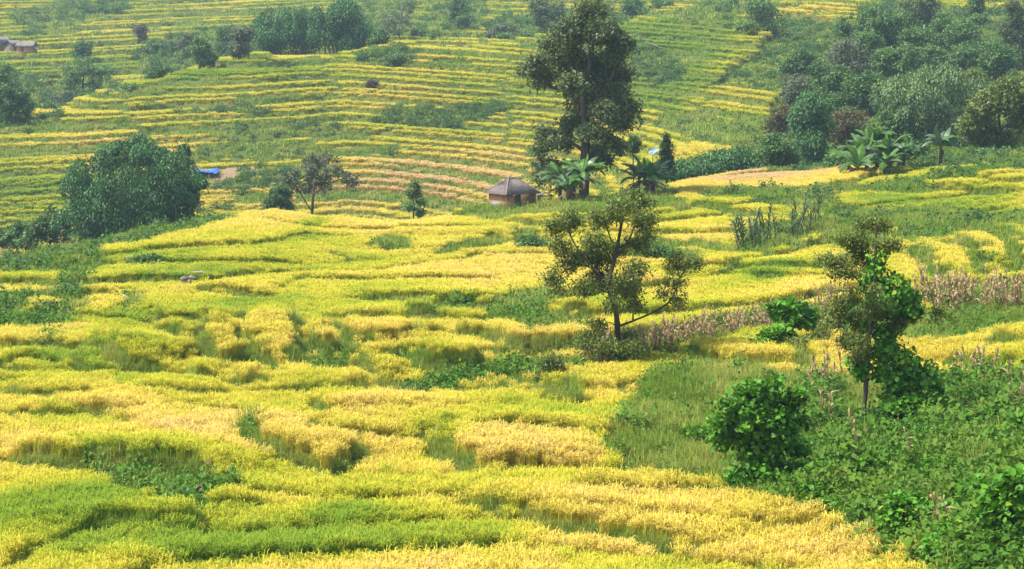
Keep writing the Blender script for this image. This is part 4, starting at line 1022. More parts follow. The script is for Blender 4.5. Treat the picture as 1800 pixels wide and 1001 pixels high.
for (px, D, b, lab) in [(1370, 94, [(1355,592,18,12),(1340,602,14,8)], 'small bright bush just left of the large drooping leaves'), (1215, 96, [(1222,618,16,10)], 'small yellow green bush in front of the dry corn row'), (1150, 76, [(1160,735,28,22),(1150,760,22,20)], 'weedy bush at the left end of the right bank'),
    (1230, 73, [(1235,790,22,18),(1228,830,26,18)], 'dark bush at the left foot of the heart leaf bush'), (1600, 70, [(1590,715,34,22),(1640,720,28,20),(1560,735,26,18)], 'dense dark bush at the foot of the vine clad tree'),
    (1680, 63, [(1680,750,40,26),(1720,740,26,20)], 'broad leaved bush right of the vine clad tree'), (1760, 57, [(1765,790,38,40),(1790,760,24,30)], 'tall leafy bush at the right picture edge'), (1770, 52, [(1765,900,34,50),(1785,860,24,40),(1780,960,28,40)], 'curtain of yellow green climbing leaves in the right corner'),
    (1600, 56, [(1590,900,45,36),(1620,940,40,36)], 'large leaved bush near the lower right rice edge'), (1480, 62, [(1480,850,34,22),(1450,870,30,18)], 'low leafy bush in the middle of the right bank'),
    (1400, 66, [(1400,860,34,18),(1375,872,24,14)], 'leafy bush right under the heart leaf bush'), (1540, 61, [(1540,850,40,24),(1570,862,26,18)], 'bright leafy bush below the slim vine clad trunk'), (1690, 59, [(1690,830,46,30),(1650,845,30,22)], 'broad mound of leaves in the middle right of the bank'),
    (1330, 64, [(1320,885,36,16),(1355,895,30,14)], 'low green bush on the bank above the yellow rice edge'), (1690, 53, [(1690,950,44,36),(1655,970,30,26)], 'leafy mound right of the large leaved bush at the bottom'), (1510, 59, [(1510,915,40,24),(1470,925,28,16)], 'bush with small leaves on the lower bank'),
    (1720, 56, [(1725,880,36,34),(1700,905,26,24)], 'bluish green bush left of the climbing leaf curtain'), (1430, 64, [(1430,905,34,18)], 'low bush at the edge of the lower yellow rice'), (1640, 58, [(1640,800,34,22),(1620,785,24,18)], 'bush with upright pale leaves behind the leaf mounds')]:
    if D < 68: D = (max(v[1] + v[3] for v in b) - 4,); DD = 60
    else: DD = D
    tree('leafy_bush', lab, 'bush', px, D, b, nc=int(26 * sum(v[2] * v[3] for v in b) / 600 * (60 / DD)) + 24, lpc=34, leaf=RNG.uniform(.11, .18), mat='lf_heart' if DD < 66 and RNG.uniform() < .5 else 'lf_vine', rt=.04, cr=.32, asp=.8, round_=True, depth=.4)
# left clump and the trees of the hollow
bamboo('bamboo_clump', 'huge rounded dark green bamboo clump at the left edge of the valley', 228, 228,
  [(228 + (v[0] - 228) * .9, v[1], v[2] * .9, v[3]) for v in [(205,262,22,18),(222,250,10,14),(248,255,18,22),(262,262,14,16),(272,272,10,16),(300,270,16,10),(316,262,6,8),(165,300,32,22),(140,310,20,18),(200,300,30,20),(240,300,34,22),(290,300,30,20),(330,295,22,12),(345,310,12,10),(160,340,30,26),(210,340,36,26),(260,340,40,28),(310,335,30,28),(335,350,14,24),(125,370,22,22),(170,385,34,24),(230,385,40,26),(290,385,36,26),(330,385,14,20),(110,385,10,14),(150,405,24,16)]],
  nculm=140, lpc=500, leaf=.32, spread=3.0, plume=1.5)
tree('spreading_tree', 'umbrella shaped tree with two thin trunks on the lower terraces', 'tree', 545, 268, [(560,285,38,14),(590,300,30,14),(615,318,18,16),(535,300,30,14),(510,318,22,16),(560,315,30,14),(490,325,14,10),(530,330,22,12),(575,332,16,8)], nc=150, lpc=46, leaf=.36, mat='lf_grey', rt=.2, cr=.62, trunk=[(550,350),(555,320),(560,290)], guides=[(.4,(547,372),(530,345),(515,320)),(-.4,(553,340),(590,318),(612,315))], sparse=.12)
tree('small_tree', 'dark bushy tree at the left foot of the umbrella shaped tree', 'tree', 492, 262, [(492,345,24,24),(480,365,20,18),(505,370,18,16)], nc=90, lpc=46, leaf=.36, mat='lf_tree', rt=.15, cr=.6)
tree('small_tree', 'small light tree with layered branches left of the hut', 'tree', 727, 222, [(728,328,10,8),(724,342,16,8),(735,355,16,8),(722,362,14,8),(740,372,10,6)], nc=60, lpc=40, leaf=.3, mat='lf_acacia', rt=.09, cr=.42, trunk=[(727,350),(729,325)])
tree('small_tree', 'dark bluish tree behind the left foot of the bamboo', 'tree', 92, 236, [(90,385,24,26),(75,400,24,20),(105,410,24,20),(60,415,20,14)], nc=100, lpc=44, leaf=.38, mat='lf_tree', rt=.15, cr=.65)
tree('small_tree', 'low dark tree at the left picture edge below the terraces', 'tree', 30, 240, [(30,410,28,16),(10,420,26,16),(50,425,22,14)], nc=90, lpc=44, leaf=.38, mat='lf_tree', rt=.15, cr=.65)
tree('hillside_bush', 'olive bush in front of the striped terraces right of the bamboo', 'bush', 400, 258, [(400,385,20,8),(385,392,14,6)], nc=34, lpc=40, leaf=.34, mat='lf_olive', rt=.06, cr=.5)
# around the hut
tree('papaya_tree', 'slim pole tree with a small tuft of leaves behind the banana plants', 'tree', 1113, 206, [(1113,250,12,8),(1113,260,9,6)], nc=22, lpc=40, leaf=.42, mat='lf_acacia', rt=.06, cr=.35, trunk=[(1113,300),(1113,255)], asp=.25)
tree('conifer_tree', 'narrow dark conifer standing right of the blue sheet', 'tree', 1172, 216, [(1172,238,5,8),(1172,252,9,12),(1172,268,12,13),(1172,286,15,13),(1172,302,17,12)], nc=130, lpc=40, leaf=.3, mat='lf_conifer', rt=.12, cr=.4, trunk=[(1172,280),(1172,236)], asp=.28, droop=.5)
for i, (px, D, h, nl, L, lab) in enumerate([(985,191,2.6,10,2.7,'leftmost banana plant under the tall dark tree'),(1008,193,3.0,10,2.8,'banana plant with a brown stem below the tall dark tree'),(1028,190,2.8,10,2.8,'banana plant with a bright upright leaf just right of the tall trunk'),(1000,188,1.6,8,2.2,'short banana plant in front of the clump by the hut'),
    (1120,198,2.2,9,2.6,'left banana plant of the pair below the slim pole tree'),(1148,197,2.1,9,2.6,'right banana plant of the pair below the slim pole tree'),(1136,201,2.6,8,2.4,'banana plant at the back of the clump near the blue sheet'),
    (1520,206,2.2,11,3.2,'left banana plant of the clump on the right ridge'),(1540,208,2.8,11,3.2,'tallest banana plant of the clump on the right ridge'),(1562,205,2.2,11,3.0,'right banana plant of the clump on the right ridge'),(1505,203,1.0,9,3.0,'low leaning banana plant at the left of the ridge clump'),(1490,207,1.6,9,2.8,'banana plant drooping over the left end of the ridge clump'),(1585,207,1.8,9,2.6,'short banana plant at the right end of the ridge clump'),(1552,203,1.2,9,2.6,'low banana plant in front of the ridge clump'),(1650,213,2.4,10,2.6,'single banana plant with pale leaves right of the ridge clump')]):
    banana(lab, px, D, h * .85, nl + 5, L, 'banana plants', seed=20 + i, dead=9 if i < 14 else 3, grey=.75 if i == 14 else .4, spear=i not in (0, 3, 10, 11, 12, 13, 14))
# trees along and behind the right ridge: x, metres, blobs, clumps, leaf, material, label
RT = [
 ('tree', 1337, 345, [(1330,18,30,22),(1305,45,20,12),(1360,45,22,13),(1340,56,25,10),(1350,20,20,18)], 100, .45, 'lf_acacia', 'open crowned tree with a bare trunk on the upper right slope'),
 ('tree', 1545, 330, [(1510,45,30,22),(1545,32,35,20),(1580,48,35,24),(1490,62,20,18),(1555,75,35,22),(1602,72,22,18)], 190, .5, 'lf_tree', 'broad spreading tree crowning the right hand wood'),
 ('tree', 1615, 362, [(1615,12,30,26),(1600,35,20,16),(1632,30,16,20)], 110, .5, 'lf_dark', 'dark dense tree at the top edge behind the broad spreading one'),
 ('tree', 1492, 310, [(1490,92,28,26),(1510,118,28,22),(1470,115,18,22)], 120, .42, 'lf_grey', 'greyish tree below the broad spreading one'),
 ('tree', 1455, 300, [(1450,140,15,18),(1468,155,20,18),(1440,125,12,14)], 70, .45, 'lf_tree', 'dark tree at the left edge of the right hand wood'),
 ('tree', 1525, 285, [(1530,160,30,28),(1508,165,24,24),(1545,185,24,18)], 130, .45, 'lf_tree', 'shaded tree in the middle of the right hand wood'),
 ('tree', 1575, 305, [(1562,108,22,24),(1590,102,22,24),(1578,130,22,16)], 110, .45, 'lf_acacia', 'tree with thin visible trunks inside the right hand wood'),
 ('tree', 1660, 350, [(1662,42,22,16),(1648,74,20,14),(1675,60,14,12)], 80, .45, 'lf_acacia', 'light airy tree right of the dark top edge tree'),
 ('tree', 1720, 400, [(1720,8,14,18),(1720,32,18,11)], 60, .5, 'lf_tree', 'two lobed tree on the bright slope at the top right'),
 ('tree', 1790, 262, [(1786,28,14,26),(1792,68,20,26),(1770,60,13,16),(1792,108,15,15),(1775,10,10,10)], 100, .4, 'lf_dark', 'tall thin crowned tree at the right picture edge'),
 ('tree', 1755, 238, [(1730,190,28,26),(1760,170,32,30),(1787,200,18,36),(1740,235,32,22),(1780,250,24,18),(1702,222,18,18)], 210, .4, 'lf_olive', 'dark olive tree at the right edge above the green bank'),
 ('tree', 1490, 242, [(1490,212,28,16),(1470,235,22,13),(1507,238,18,16)], 80, .4, 'lf_brown', 'brownish half bare tree behind the ridge banana clump'),
 ('tree', 1378, 262, [(1376,203,20,15),(1364,225,15,11)], 55, .42, 'lf_brown', 'thin olive brown tree left of the dark bamboo'),
 ('tree', 1365, 231, [(1365,260,24,20),(1350,284,22,17),(1382,284,20,18)], 120, .4, 'lf_tree', 'dense round dark tree on the ridge right of the hedge'),
 ('tree', 1402, 300, [(1400,150,25,18),(1388,165,16,12)], 60, .42, 'lf_grey', 'sparse grey tree on the scrub slope'),
 ('bush', 1605, 222, [(1605,268,28,18),(1580,285,22,14),(1625,285,16,12)], 100, .38, 'lf_tree', 'spreading bush between the two groups of banana plants'),
 ('bush', 1665, 220, [(1665,292,22,10),(1690,285,16,10)], 50, .38, 'lf_acacia', 'low pale bush right of the single banana plant'),
 ('bush', 1476, 222, [(1476,277,14,10),(1468,288,12,8)], 40, .36, 'lf_acacia', 'small light bush left of the ridge banana clump'),
 ('tree', 1700, 300, [(1700,95,24,18),(1680,112,18,14)], 70, .45, 'lf_acacia', 'pale round tree on the slope behind the tall bamboo'),
 ('bush', 1745, 225, [(1745,275,30,10),(1715,285,22,9)], 60, .36, 'lf_tree', 'dark hedge like bush along the right ridge top'),
 ('tree', 1470, 268, [(1470,185,18,16),(1482,200,16,12)], 60, .42, 'lf_tree', 'dark tree right of the dark upright bamboo'),
 ('tree', 1530, 320, [(1535,95,26,22),(1520,75,22,18)], 90, .48, 'lf_acacia', 'leafy tree right below the broad spreading crown'),
 ('tree', 1610, 330, [(1615,75,28,24),(1630,100,24,20)], 110, .48, 'lf_tree', 'full dark tree behind the pale bamboo'),
 ('tree', 1480, 290, [(1480,140,24,20),(1462,170,22,18),(1495,165,20,18)], 120, .46, 'lf_tree', 'leafy tree filling the left of the right hand wood'),
 ('tree', 1690, 330, [(1690,60,26,22),(1710,85,26,18)], 100, .48, 'lf_acacia', 'light green tree on the slope above the pale bamboo'),
 ('tree', 1760, 320, [(1755,100,30,22),(1740,125,26,18)], 110, .48, 'lf_tree', 'green tree left of the tall edge tree'),
 ('tree', 1420, 330, [(1410,105,24,16),(1390,118,18,12)], 80, .46, 'lf_acacia', 'rounded tree on the scrub slope left of the wood'),
 ('tree', 1710, 270, [(1712,150,26,22),(1730,165,24,18)], 100, .44, 'lf_olive', 'olive tree right of the pale bamboo'),
 ('tree', 1560, 246, [(1565,215,20,20),(1550,238,20,16)], 70, .42, 'lf_tree', 'shaded dark tree left of the pale bamboo'),
]
for nm, px, D, b, nc, lf, mt, lab in RT:
    if D > 235: D = (max(v[1] + v[3] for v in b) + (10 if nm == 'tree' else 1),)
    b = [(v[0], v[1], v[2] * 1.18, v[3] * 1.18) for v in b]
    tree('hillside_tree' if nm == 'tree' else 'hillside_bush', lab, nm, px, D, b, nc=int(nc * 1.3), lpc=50, leaf=lf, mat=mt, rt=.2 if nm == 'tree' else .07, cr=1.05 if nm == 'tree' else .75, sides=4, thick=2.5 if mt in ('lf_brown', 'lf_grey') else 1.5, sparse=.25 if mt in ('lf_brown', 'lf_grey') else 0, bark='bark_pale' if mt == 'lf_grey' else 'bark', group='trees of the right hand slope')
bamboo('bamboo_clump', 'dark upright bamboo clump behind the ridge', 1432, 246, [(1430,178,20,20),(1442,208,22,26),(1424,238,20,24),(1436,268,20,22),(1414,200,13,16)], 36, 420, .36, 'lf_bamboo', 1.2, plume=1.1)
bamboo('bamboo_clump', 'large pale feathery bamboo clump above the banana ridge', 1632, 256, [(1575,145,24,16),(1600,162,26,26),(1620,135,20,18),(1650,128,30,20),(1642,168,34,30),(1622,200,28,36),(1662,208,26,36),(1692,160,24,26),(1590,190,14,20)], 64, 480, .4, 'lf_bamboo_pale', 2.2, plume=1.35)
for i, (px, by, ry, lab) in enumerate([(1205,290,20,'first bush of the dark hedge counted from the conifer'),(1230,286,22,'second bush of the dark hedge counted from the conifer'),(1255,283,22,'third bush of the dark hedge counted from the conifer'),(1280,279,22,'fourth bush of the dark hedge counted from the conifer'),(1306,280,26,'tallest bush at the right end of the dark hedge')]):
    bamboo('hedge_bamboo', lab, px, 226 + i, [(px, by, 18, ry), (px - 8, by + 10, 12, 14), (px + 8, by + 12, 12, 14)], 16, 260, .34, 'lf_bamboo', .8, 'bamboo hedge along the ridge', .7)
# trees on the crest and on the hazy slope
FT_ = [
 ('tree', 22, 386, [(20,165,38,26),(45,186,30,20),(8,130,18,22),(10,190,24,20)], 150, 'lf_tree', 'dark mass of a tree at the left picture edge'),
 ('tree', 152, 372, [(150,120,45,12),(125,140,20,9),(176,125,25,10),(165,150,14,8),(150,106,24,7),(135,128,18,8)], 130, 'lf_acacia', 'flat topped tree with forked trunk on the left crest'),
 ('bush', 113, 369, [(113,174,24,15)], 45, 'lf_grey', 'grey twiggy bush left of the flat topped tree'),
 ('bush', 88, 366, [(88,190,12,9)], 24, 'lf_tree', 'small round green bush below the grey twiggy one'),
 ('tree', 143, 478, [(145,82,17,11),(140,96,19,9)], 60, 'lf_tree', 'bluish round tree right of the far huts'),
 ('tree', 250, 500, [(248,55,13,11),(250,66,8,8)], 36, 'lf_purple', 'bare purplish tree on the hazy terraces'),
 ('bush', 290, 470, [(285,84,34,14),(262,90,20,10)], 80, 'lf_tree', 'dark thicket below the bare purplish tree'),
 ('bush', 332, 468, [(332,75,24,16),(345,94,20,13)], 80, 'lf_grey', 'greyish thicket left of the crest trees'),
 ('tree', 357, 440, [(355,85,19,18),(362,104,20,11)], 70, 'lf_acacia', 'rounded green tree leading the row on the crest'),
 ('tree', 394, 438, [(394,62,17,16),(390,84,15,11)], 70, 'lf_tree', 'thin trunked tree in the middle of the crest row'),
 ('tree', 426, 440, [(426,62,24,22),(420,85,20,14)], 90, 'lf_grey', 'pale tall tree next to the crest bamboo'),
 ('bush', 272, 392, [(276,127,24,10),(264,135,14,8)], 50, 'lf_tree', 'dark bush on the left crest of the terraces'),
 ('bush', 205, 384, [(205,162,20,7),(228,152,14,6)], 36, 'lf_acacia', 'low bush on the crest right of the flat topped tree'),
 ('bush', 668, 430, [(668,66,16,15),(655,75,12,9)], 50, 'lf_tree', 'round bush right of the crest bamboo'),
 ('tree', 703, 450, [(700,30,34,18),(690,52,26,12),(715,14,18,10)], 60, 'lf_grey', 'pale bare trunked tree with a thin crown on the crest'),
 ('bush', 735, 432, [(735,60,14,9)], 30, 'lf_tree', 'small dark bush right of the pale bare trunked tree'),
 ('bush', 766, 428, [(766,64,11,8)], 30, 'lf_tree', 'lone dark bush on the golden crest'),
 ('tree', 808, 470, [(805,14,20,22),(816,34,18,14),(796,30,12,10)], 100, 'lf_tree', 'dark pair of crowns at the top edge left of centre'),
 ('tree', 964, 430, [(966,20,34,22),(948,12,20,16),(976,44,20,13),(950,38,16,12)], 130, 'lf_dark', 'dark round tree behind the crown of the tall old tree'),
 ('bush', 888, 426, [(885,50,26,9),(865,58,14,7)], 50, 'lf_grey', 'greyish scrubby bush on the crest'),
 ('bush', 905, 422, [(905,64,30,6),(930,62,16,6)], 50, 'lf_acacia', 'low green hedge along the golden crest'),
 ('tree', 1112, 472, [(1112,12,24,15),(1135,22,16,10)], 80, 'lf_tree', 'bluish trees top right of the tall old tree'),
 ('tree', 1165, 480, [(1165,8,20,10)], 50, 'lf_tree', 'small bluish tree at the top edge near the green terraces'),
 ('bush', 640, 402, [(640,100,22,8),(700,103,26,9)], 60, 'lf_tree', 'dark bush patch just below the crest'),
 ('bush', 654, 372, [(654,150,10,7)], 24, 'lf_purple', 'small purple bush among the terrace bands'),
 ('bush', 180, 520, [(165,15,34,12),(200,20,20,10),(150,25,20,8)], 80, 'lf_tree', 'dark bushes on the far slope at the top left'),
 ('bush', 1178, 372, [(1180,128,16,12)], 36, 'lf_tree', 'round bush in the green gully right of the tall tree'),
]
for nm, px, D, b, nc, mt, lab in FT_:
    D0 = D; D = (max(v[1] + v[3] for v in b) + (9 if nm == 'tree' else 1),)
    bare = mt in ('lf_grey', 'lf_purple')
    tree('crest_tree' if nm == 'tree' else 'crest_bush', lab, nm, px, D, b, nc=nc, lpc=46, leaf=.5 if D0 > 420 else .44, mat=mt, rt=.22 if nm == 'tree' else .07, cr=1.1 if nm == 'tree' else .85, sides=4, thick=3.0 if bare else 1.5, sparse=.3 if bare else 0, bark='bark_pale' if px == 703 else 'bark', group='trees along the crest', trunk=[(703, 40), (708, 0)] if px == 703 else None)
for px, b, nn, lab in [(482, [(466,40,14,30),(496,34,18,30),(480,60,20,22)], 50, 'leftmost dark bamboo clump on the crest'), (525, [(525,45,18,32),(540,60,16,24)], 40, 'middle bamboo clump on the crest'), (600, [(570,45,24,34),(602,38,28,34),(636,55,20,30),(605,10,24,12),(620,70,24,16)], 80, 'broadest bamboo clump on the crest')]:
    bamboo('bamboo_clump', lab, px, 424, [(v[0], v[1], v[2] * 1.1, v[3] * 1.1) for v in b], int(nn * .6), 420, .48, 'lf_bamboo', 2.0, 'bamboo clumps on the crest', 1.75)

# ------------------------------------------------------------------ ferns, corn
fern('dark fern with upright fronds left of the large drooping leaves', 1333, 96, 1.3, 9, 3, up=(.8, 1.35))
fern('fern with broad arching fronds at the foot of the vine clad tree', 1568, 70, 1.5, 11, 5, up=(.3, 1.0))
fern('small dark fern in the shade of the heart leaf bush', 1405, 70, .9, 9, 8, up=(.4, 1.1))
def corn_mesh(h, nl, lw, dryness, seed):
    rs = np.random.default_rng(seed)
    bend = rs.normal(0, .10, 2)
    pts = np.array([[bend[0] * t * t * h, bend[1] * t * t * h, -.1 + (h + .1) * t] for t in np.linspace(0, 1, 5)])
    V, Q = tubes([(pts[i], pts[i + 1], .022 - .003 * i, .019 - .003 * i) for i in range(4)], 4)
    tz = np.linspace(.25, .97, nl)
    base = np.stack([np.interp(tz, np.linspace(0, 1, 5), pts[:, k]) for k in range(3)], -1)
    L = rs.uniform(.45, .85, nl)
    if dryness: v, q, k, t = strips(base[:, 0], base[:, 1], base[:, 2], np.arange(nl) * 2.6 + rs.uniform(0, 6), L * rs.uniform(.05, .4, nl), L * rs.uniform(.25, .6, nl), np.full(nl, lw) * rs.uniform(.6, 1.3, nl), 3, rs.uniform(1.0, 4.0, nl), np.zeros(nl), rs.uniform(.1, 1, nl))
    else: v, q, k, t = strips(base[:, 0], base[:, 1], base[:, 2], np.arange(nl) * 3.0 + rs.uniform(0, 6), L * .5, L, np.full(nl, lw), 4, rs.uniform(.5, 1.6, nl), np.zeros(nl), rs.uniform(.1, 1, nl))
    t2 = rs.uniform(0, 1, nl)
    V2 = np.vstack([V, v]); Q2 = np.vstack([Q, q + len(V)])
    return mesh_np('corn_stalk', V2, Q2, dict(tint=np.concatenate([np.full(len(V), .35), t]), odd=np.concatenate([np.zeros(len(V)), np.repeat(t2, len(v) // nl)])))
dry = [corn_mesh(RNG.uniform(1.2, 1.7), 14, .08, 1, 100 + i) for i in range(6)]
tan = [corn_mesh(RNG.uniform(1.2, 1.8), 12, .06, 1, 120 + i) for i in range(4)]
grn = [corn_mesh(RNG.uniform(1.5, 2.1), 12, .10, 0, 140 + i) for i in range(5)]
for l_, m_ in ((dry, 'corn_dry'), (tan, 'corn_tan'), (grn, 'corn_green')):
    for me in l_: me.materials.append(M[m_])
def corn(meshes, pts, label, group, s=1.0, jit=.35):
    for (x, y) in pts:
        x += RNG.normal(0, jit); y += RNG.normal(0, jit)
        o = ob('corn_stalk', meshes[RNG.integers(len(meshes))])
        o.location = (x, y, float(ground(np.array([x]), np.array([y]))[0])); o.rotation_euler = (RNG.normal(0, .1), RNG.normal(0, .1), RNG.uniform(0, 6.28))
        k = s * RNG.uniform(.8, 1.2); o.scale = (k, k, k)
        tag(o, label, 'corn', group)
def along(pl, n_, wid=0.0):
    P = catmull(sights(pl), 6); L = np.concatenate([[0], np.cumsum(np.linalg.norm(np.diff(P, axis=0), axis=1))])
    t = np.sort(RNG.uniform(0, L[-1], n_))
    X = np.interp(t, L, P[:, 0]); Y = np.interp(t, L, P[:, 1]) + RNG.uniform(-1, 1, n_) * wid
    return list(zip(X, Y))
corn(dry, along([(1040,652),(1110,640),(1190,622),(1270,606),(1340,592)], 110, 1.2), 'dry pinkish corn stalk in the row below the lone tree', 'dry corn row below the lone tree', .98)
corn(dry, along([(1340,596),(1400,590),(1450,575),(1480,560)], 22, 1.5), 'dry corn stalk between the large leaved shrub and the vine clad tree', 'dry corn beside the vine clad tree', .9)
corn(dry, along([(1628,555),(1690,556),(1750,553),(1810,552)], 64, 2.6), 'dry pinkish corn stalk in the plot at the right edge', 'dry corn plot at the right edge', 1.3)
corn(dry, along([(1435,722),(1462,730)], 8, .6) + along([(1488,700),(1510,705)], 4, .4), 'dry corn stalk left of the vine clad trunk', 'dry corn left of the vine clad trunk', .95, .15)
corn(dry, along([(1655,705),(1690,705),(1740,712),(1760,712)], 10, .5), 'withered corn stalk at the top of the right bank', 'withered corn on top of the bank', .95, .2)
corn(dry, [sight(1446, 800), sight(1447, 806)], 'tall withered corn stalk right of the heart leaf bush', 'withered corn by the heart leaf bush', 1.1, .1)
corn(tan, [sight(1785, 775), sight(1782, 770)], 'thick withered corn stalk at the right picture edge', 'withered corn at the right edge', 1.1, .1)
corn(dry, [sight(1512, 872)], 'single withered stalk leaning in the middle of the bank', None, .8, .05)
corn(dry, [sight(1606, 880)], 'thin withered stalk below the broad leaved bush', None, .9, .05)
corn(dry, [sight(1655, 980), sight(1662, 985)], 'withered stalk at the bottom of the bank', 'withered corn at the bank bottom', .8, .1)
corn(tan, along([(90,470),(110,455),(130,448),(160,440)], 16, 1.2), 'dry corn stalk on the left slope in front of the bamboo', 'dry corn in front of the bamboo', 1.15)
corn(tan, along([(0,478),(30,470),(60,465),(85,460)], 12, 1.0), 'dark dry corn stalk at the left picture edge', 'dry corn at the left edge', 1.0)
corn(grn, along([(1300,455),(1340,440),(1385,425),(1435,408)], 46, 2.4), 'green corn stalk in the patch at the edge of the far golden field', 'green corn patch', 1.2)
corn(tan, along([(905,380),(935,372),(980,366),(1060,360)], 22, 1.2), 'ripe yellowish corn stalk in front of the hut', 'corn in front of the hut', .9)

# ------------------------------------------------------------------ huts
def box(cx, cy, cz, sx, sy, sz):
    v = np.array([[x, y, z] for z in (-.5, .5) for y in (-.5, .5) for x in (-.5, .5)]) * [sx, sy, sz] + [cx, cy, cz]
    q = np.array([[0, 2, 3, 1], [4, 5, 7, 6], [0, 1, 5, 4], [2, 6, 7, 3], [0, 4, 6, 2], [1, 3, 7, 5]])
    return v, q
def part(name, vq, mat, parent, label=None):
    if isinstance(vq, list):
        off = 0; Vs = []; Qs = []
        for v, q in vq:
            Vs.append(v); Qs.append(np.asarray(q) + off); off += len(v)
        vq = (np.vstack(Vs), np.vstack(Qs))
    o = ob(name, mesh_np(name, vq[0], vq[1]), M[mat], parent)
    if label: o['label'] = label
    return o
def corr_slope(A, Bp, Cp, Dp, n_=26, amp=.055, th=.03):
    """ribbed sheet over the quad A B (eave) C D (ridge)"""
    A, Bp, Cp, Dp = map(np.array, (A, Bp, Cp, Dp))
    nrm = unit(np.cross(Bp - A, Dp - A)); Vs = []
    for t in np.linspace(0, 1, n_ * 2 + 1):
        e = A * (1 - t) + Bp * t; r = Dp * (1 - t) + Cp * t
        h = nrm * amp * (1 if int(round(t * n_ * 2)) % 2 else 0)
        Vs += [e + h, r + h, e + h - nrm * th, r + h - nrm * th]
    V = np.array(Vs); Q = []
    for i in range(n_ * 2):
        a = i * 4; b_ = a + 4
        Q += [[a, b_, b_ + 1, a + 1], [a + 2, a + 3, b_ + 3, b_ + 2], [a, a + 2, b_ + 2, b_], [a + 1, b_ + 1, b_ + 3, a + 3]]
    return V, np.array(Q)
hx, hy, hzg = place(894, 190)
hzg = float(at(894, 376, 190)[2])
hut = root('hut', 'small mud walled hut with a grey hipped roof at the end of the ridge', 'hut', (hx + .35, hy + 2.2, hzg + .62), None, math.radians(-53), .92)
W2, L2_, wh = 1.55, 1.85, 1.3
wf = part('wall', box(0, -L2_ + .1, wh / 2 - .3, 2 * W2, .2, wh + .6), 'mud_wall', hut)
part('wall', box(0, L2_ - .1, wh / 2 - .3, 2 * W2, .2, wh + .6), 'mud_wall', hut)
part('wall', box(-W2 + .1, 0, wh / 2 - .3, .2, 2 * L2_ - .4, wh + .6), 'mud_wall', hut)
wr = part('wall', box(W2 - .1, 0, wh / 2 - .3, .2, 2 * L2_ - .4, wh + .6), 'mud_wall', hut)
ex, ey, ez, rz_, rl = W2 + .38, L2_ + .38, wh - .08, wh + 1.42, .45
E = [(-ex, -ey, ez), (ex, -ey, ez), (ex, ey, ez), (-ex, ey, ez)]; Rg = [(0, -rl, rz_), (0, rl, rz_)]
for a, b_, c_, d_ in ((E[0], E[1], Rg[0], Rg[0]), (E[1], E[2], Rg[1], Rg[0]), (E[2], E[3], Rg[1], Rg[1]), (E[3], E[0], Rg[0], Rg[1])):
    rs0 = part('roof_slope', corr_slope(a, b_, c_, d_, 13), 'roof', hut)
up_ = np.array([0, 0, .05])
for a, b_ in ((E[0], Rg[0]), (E[1], Rg[0]), (E[2], Rg[1]), (E[3], Rg[1]), (Rg[0], Rg[1])):
    part('ridge_cap', tubes([(np.array(a) + up_, np.array(b_) + up_, .075, .075)], 6), 'roof', rs0)
part('doorway', box(W2 + .01, -.5, .55, .05, .75, 1.25), 'dark_stone', wr)  # solid dark slab stands for the shade inside the opening
part('wall_panel', box(-.25, -L2_ - .02, .12, 1.5, .06, .55), 'sheet', wf, 'pale bluish sheet leaning on the lower wall')
shx, shy, shz = place(958, 193); shz = float(at(958, 372, 193)[2]) + .75
shed = root('open_shed', 'tiny open sided shed with a dark gable roof beside the hut', 'shed', (shx, shy, shz), None, math.radians(8))
for sx in (-.55, .55):
    for sy in (-.5, .5): part('post', box(sx, sy, .25, .09, .09, 1.1), 'wood', shed)
part('roof_slope', corr_slope((-.8, -.75, .72), (-.8, .75, .72), (0, .75, 1.12), (0, -.75, 1.12), 8), 'roof', shed)
part('roof_slope', corr_slope((.8, .75, .72), (.8, -.75, .72), (0, -.75, 1.12), (0, .75, 1.12), 8), 'roof', shed)
part('beam', box(0, -.5, .75, 1.2, .07, .08), 'wood', shed)
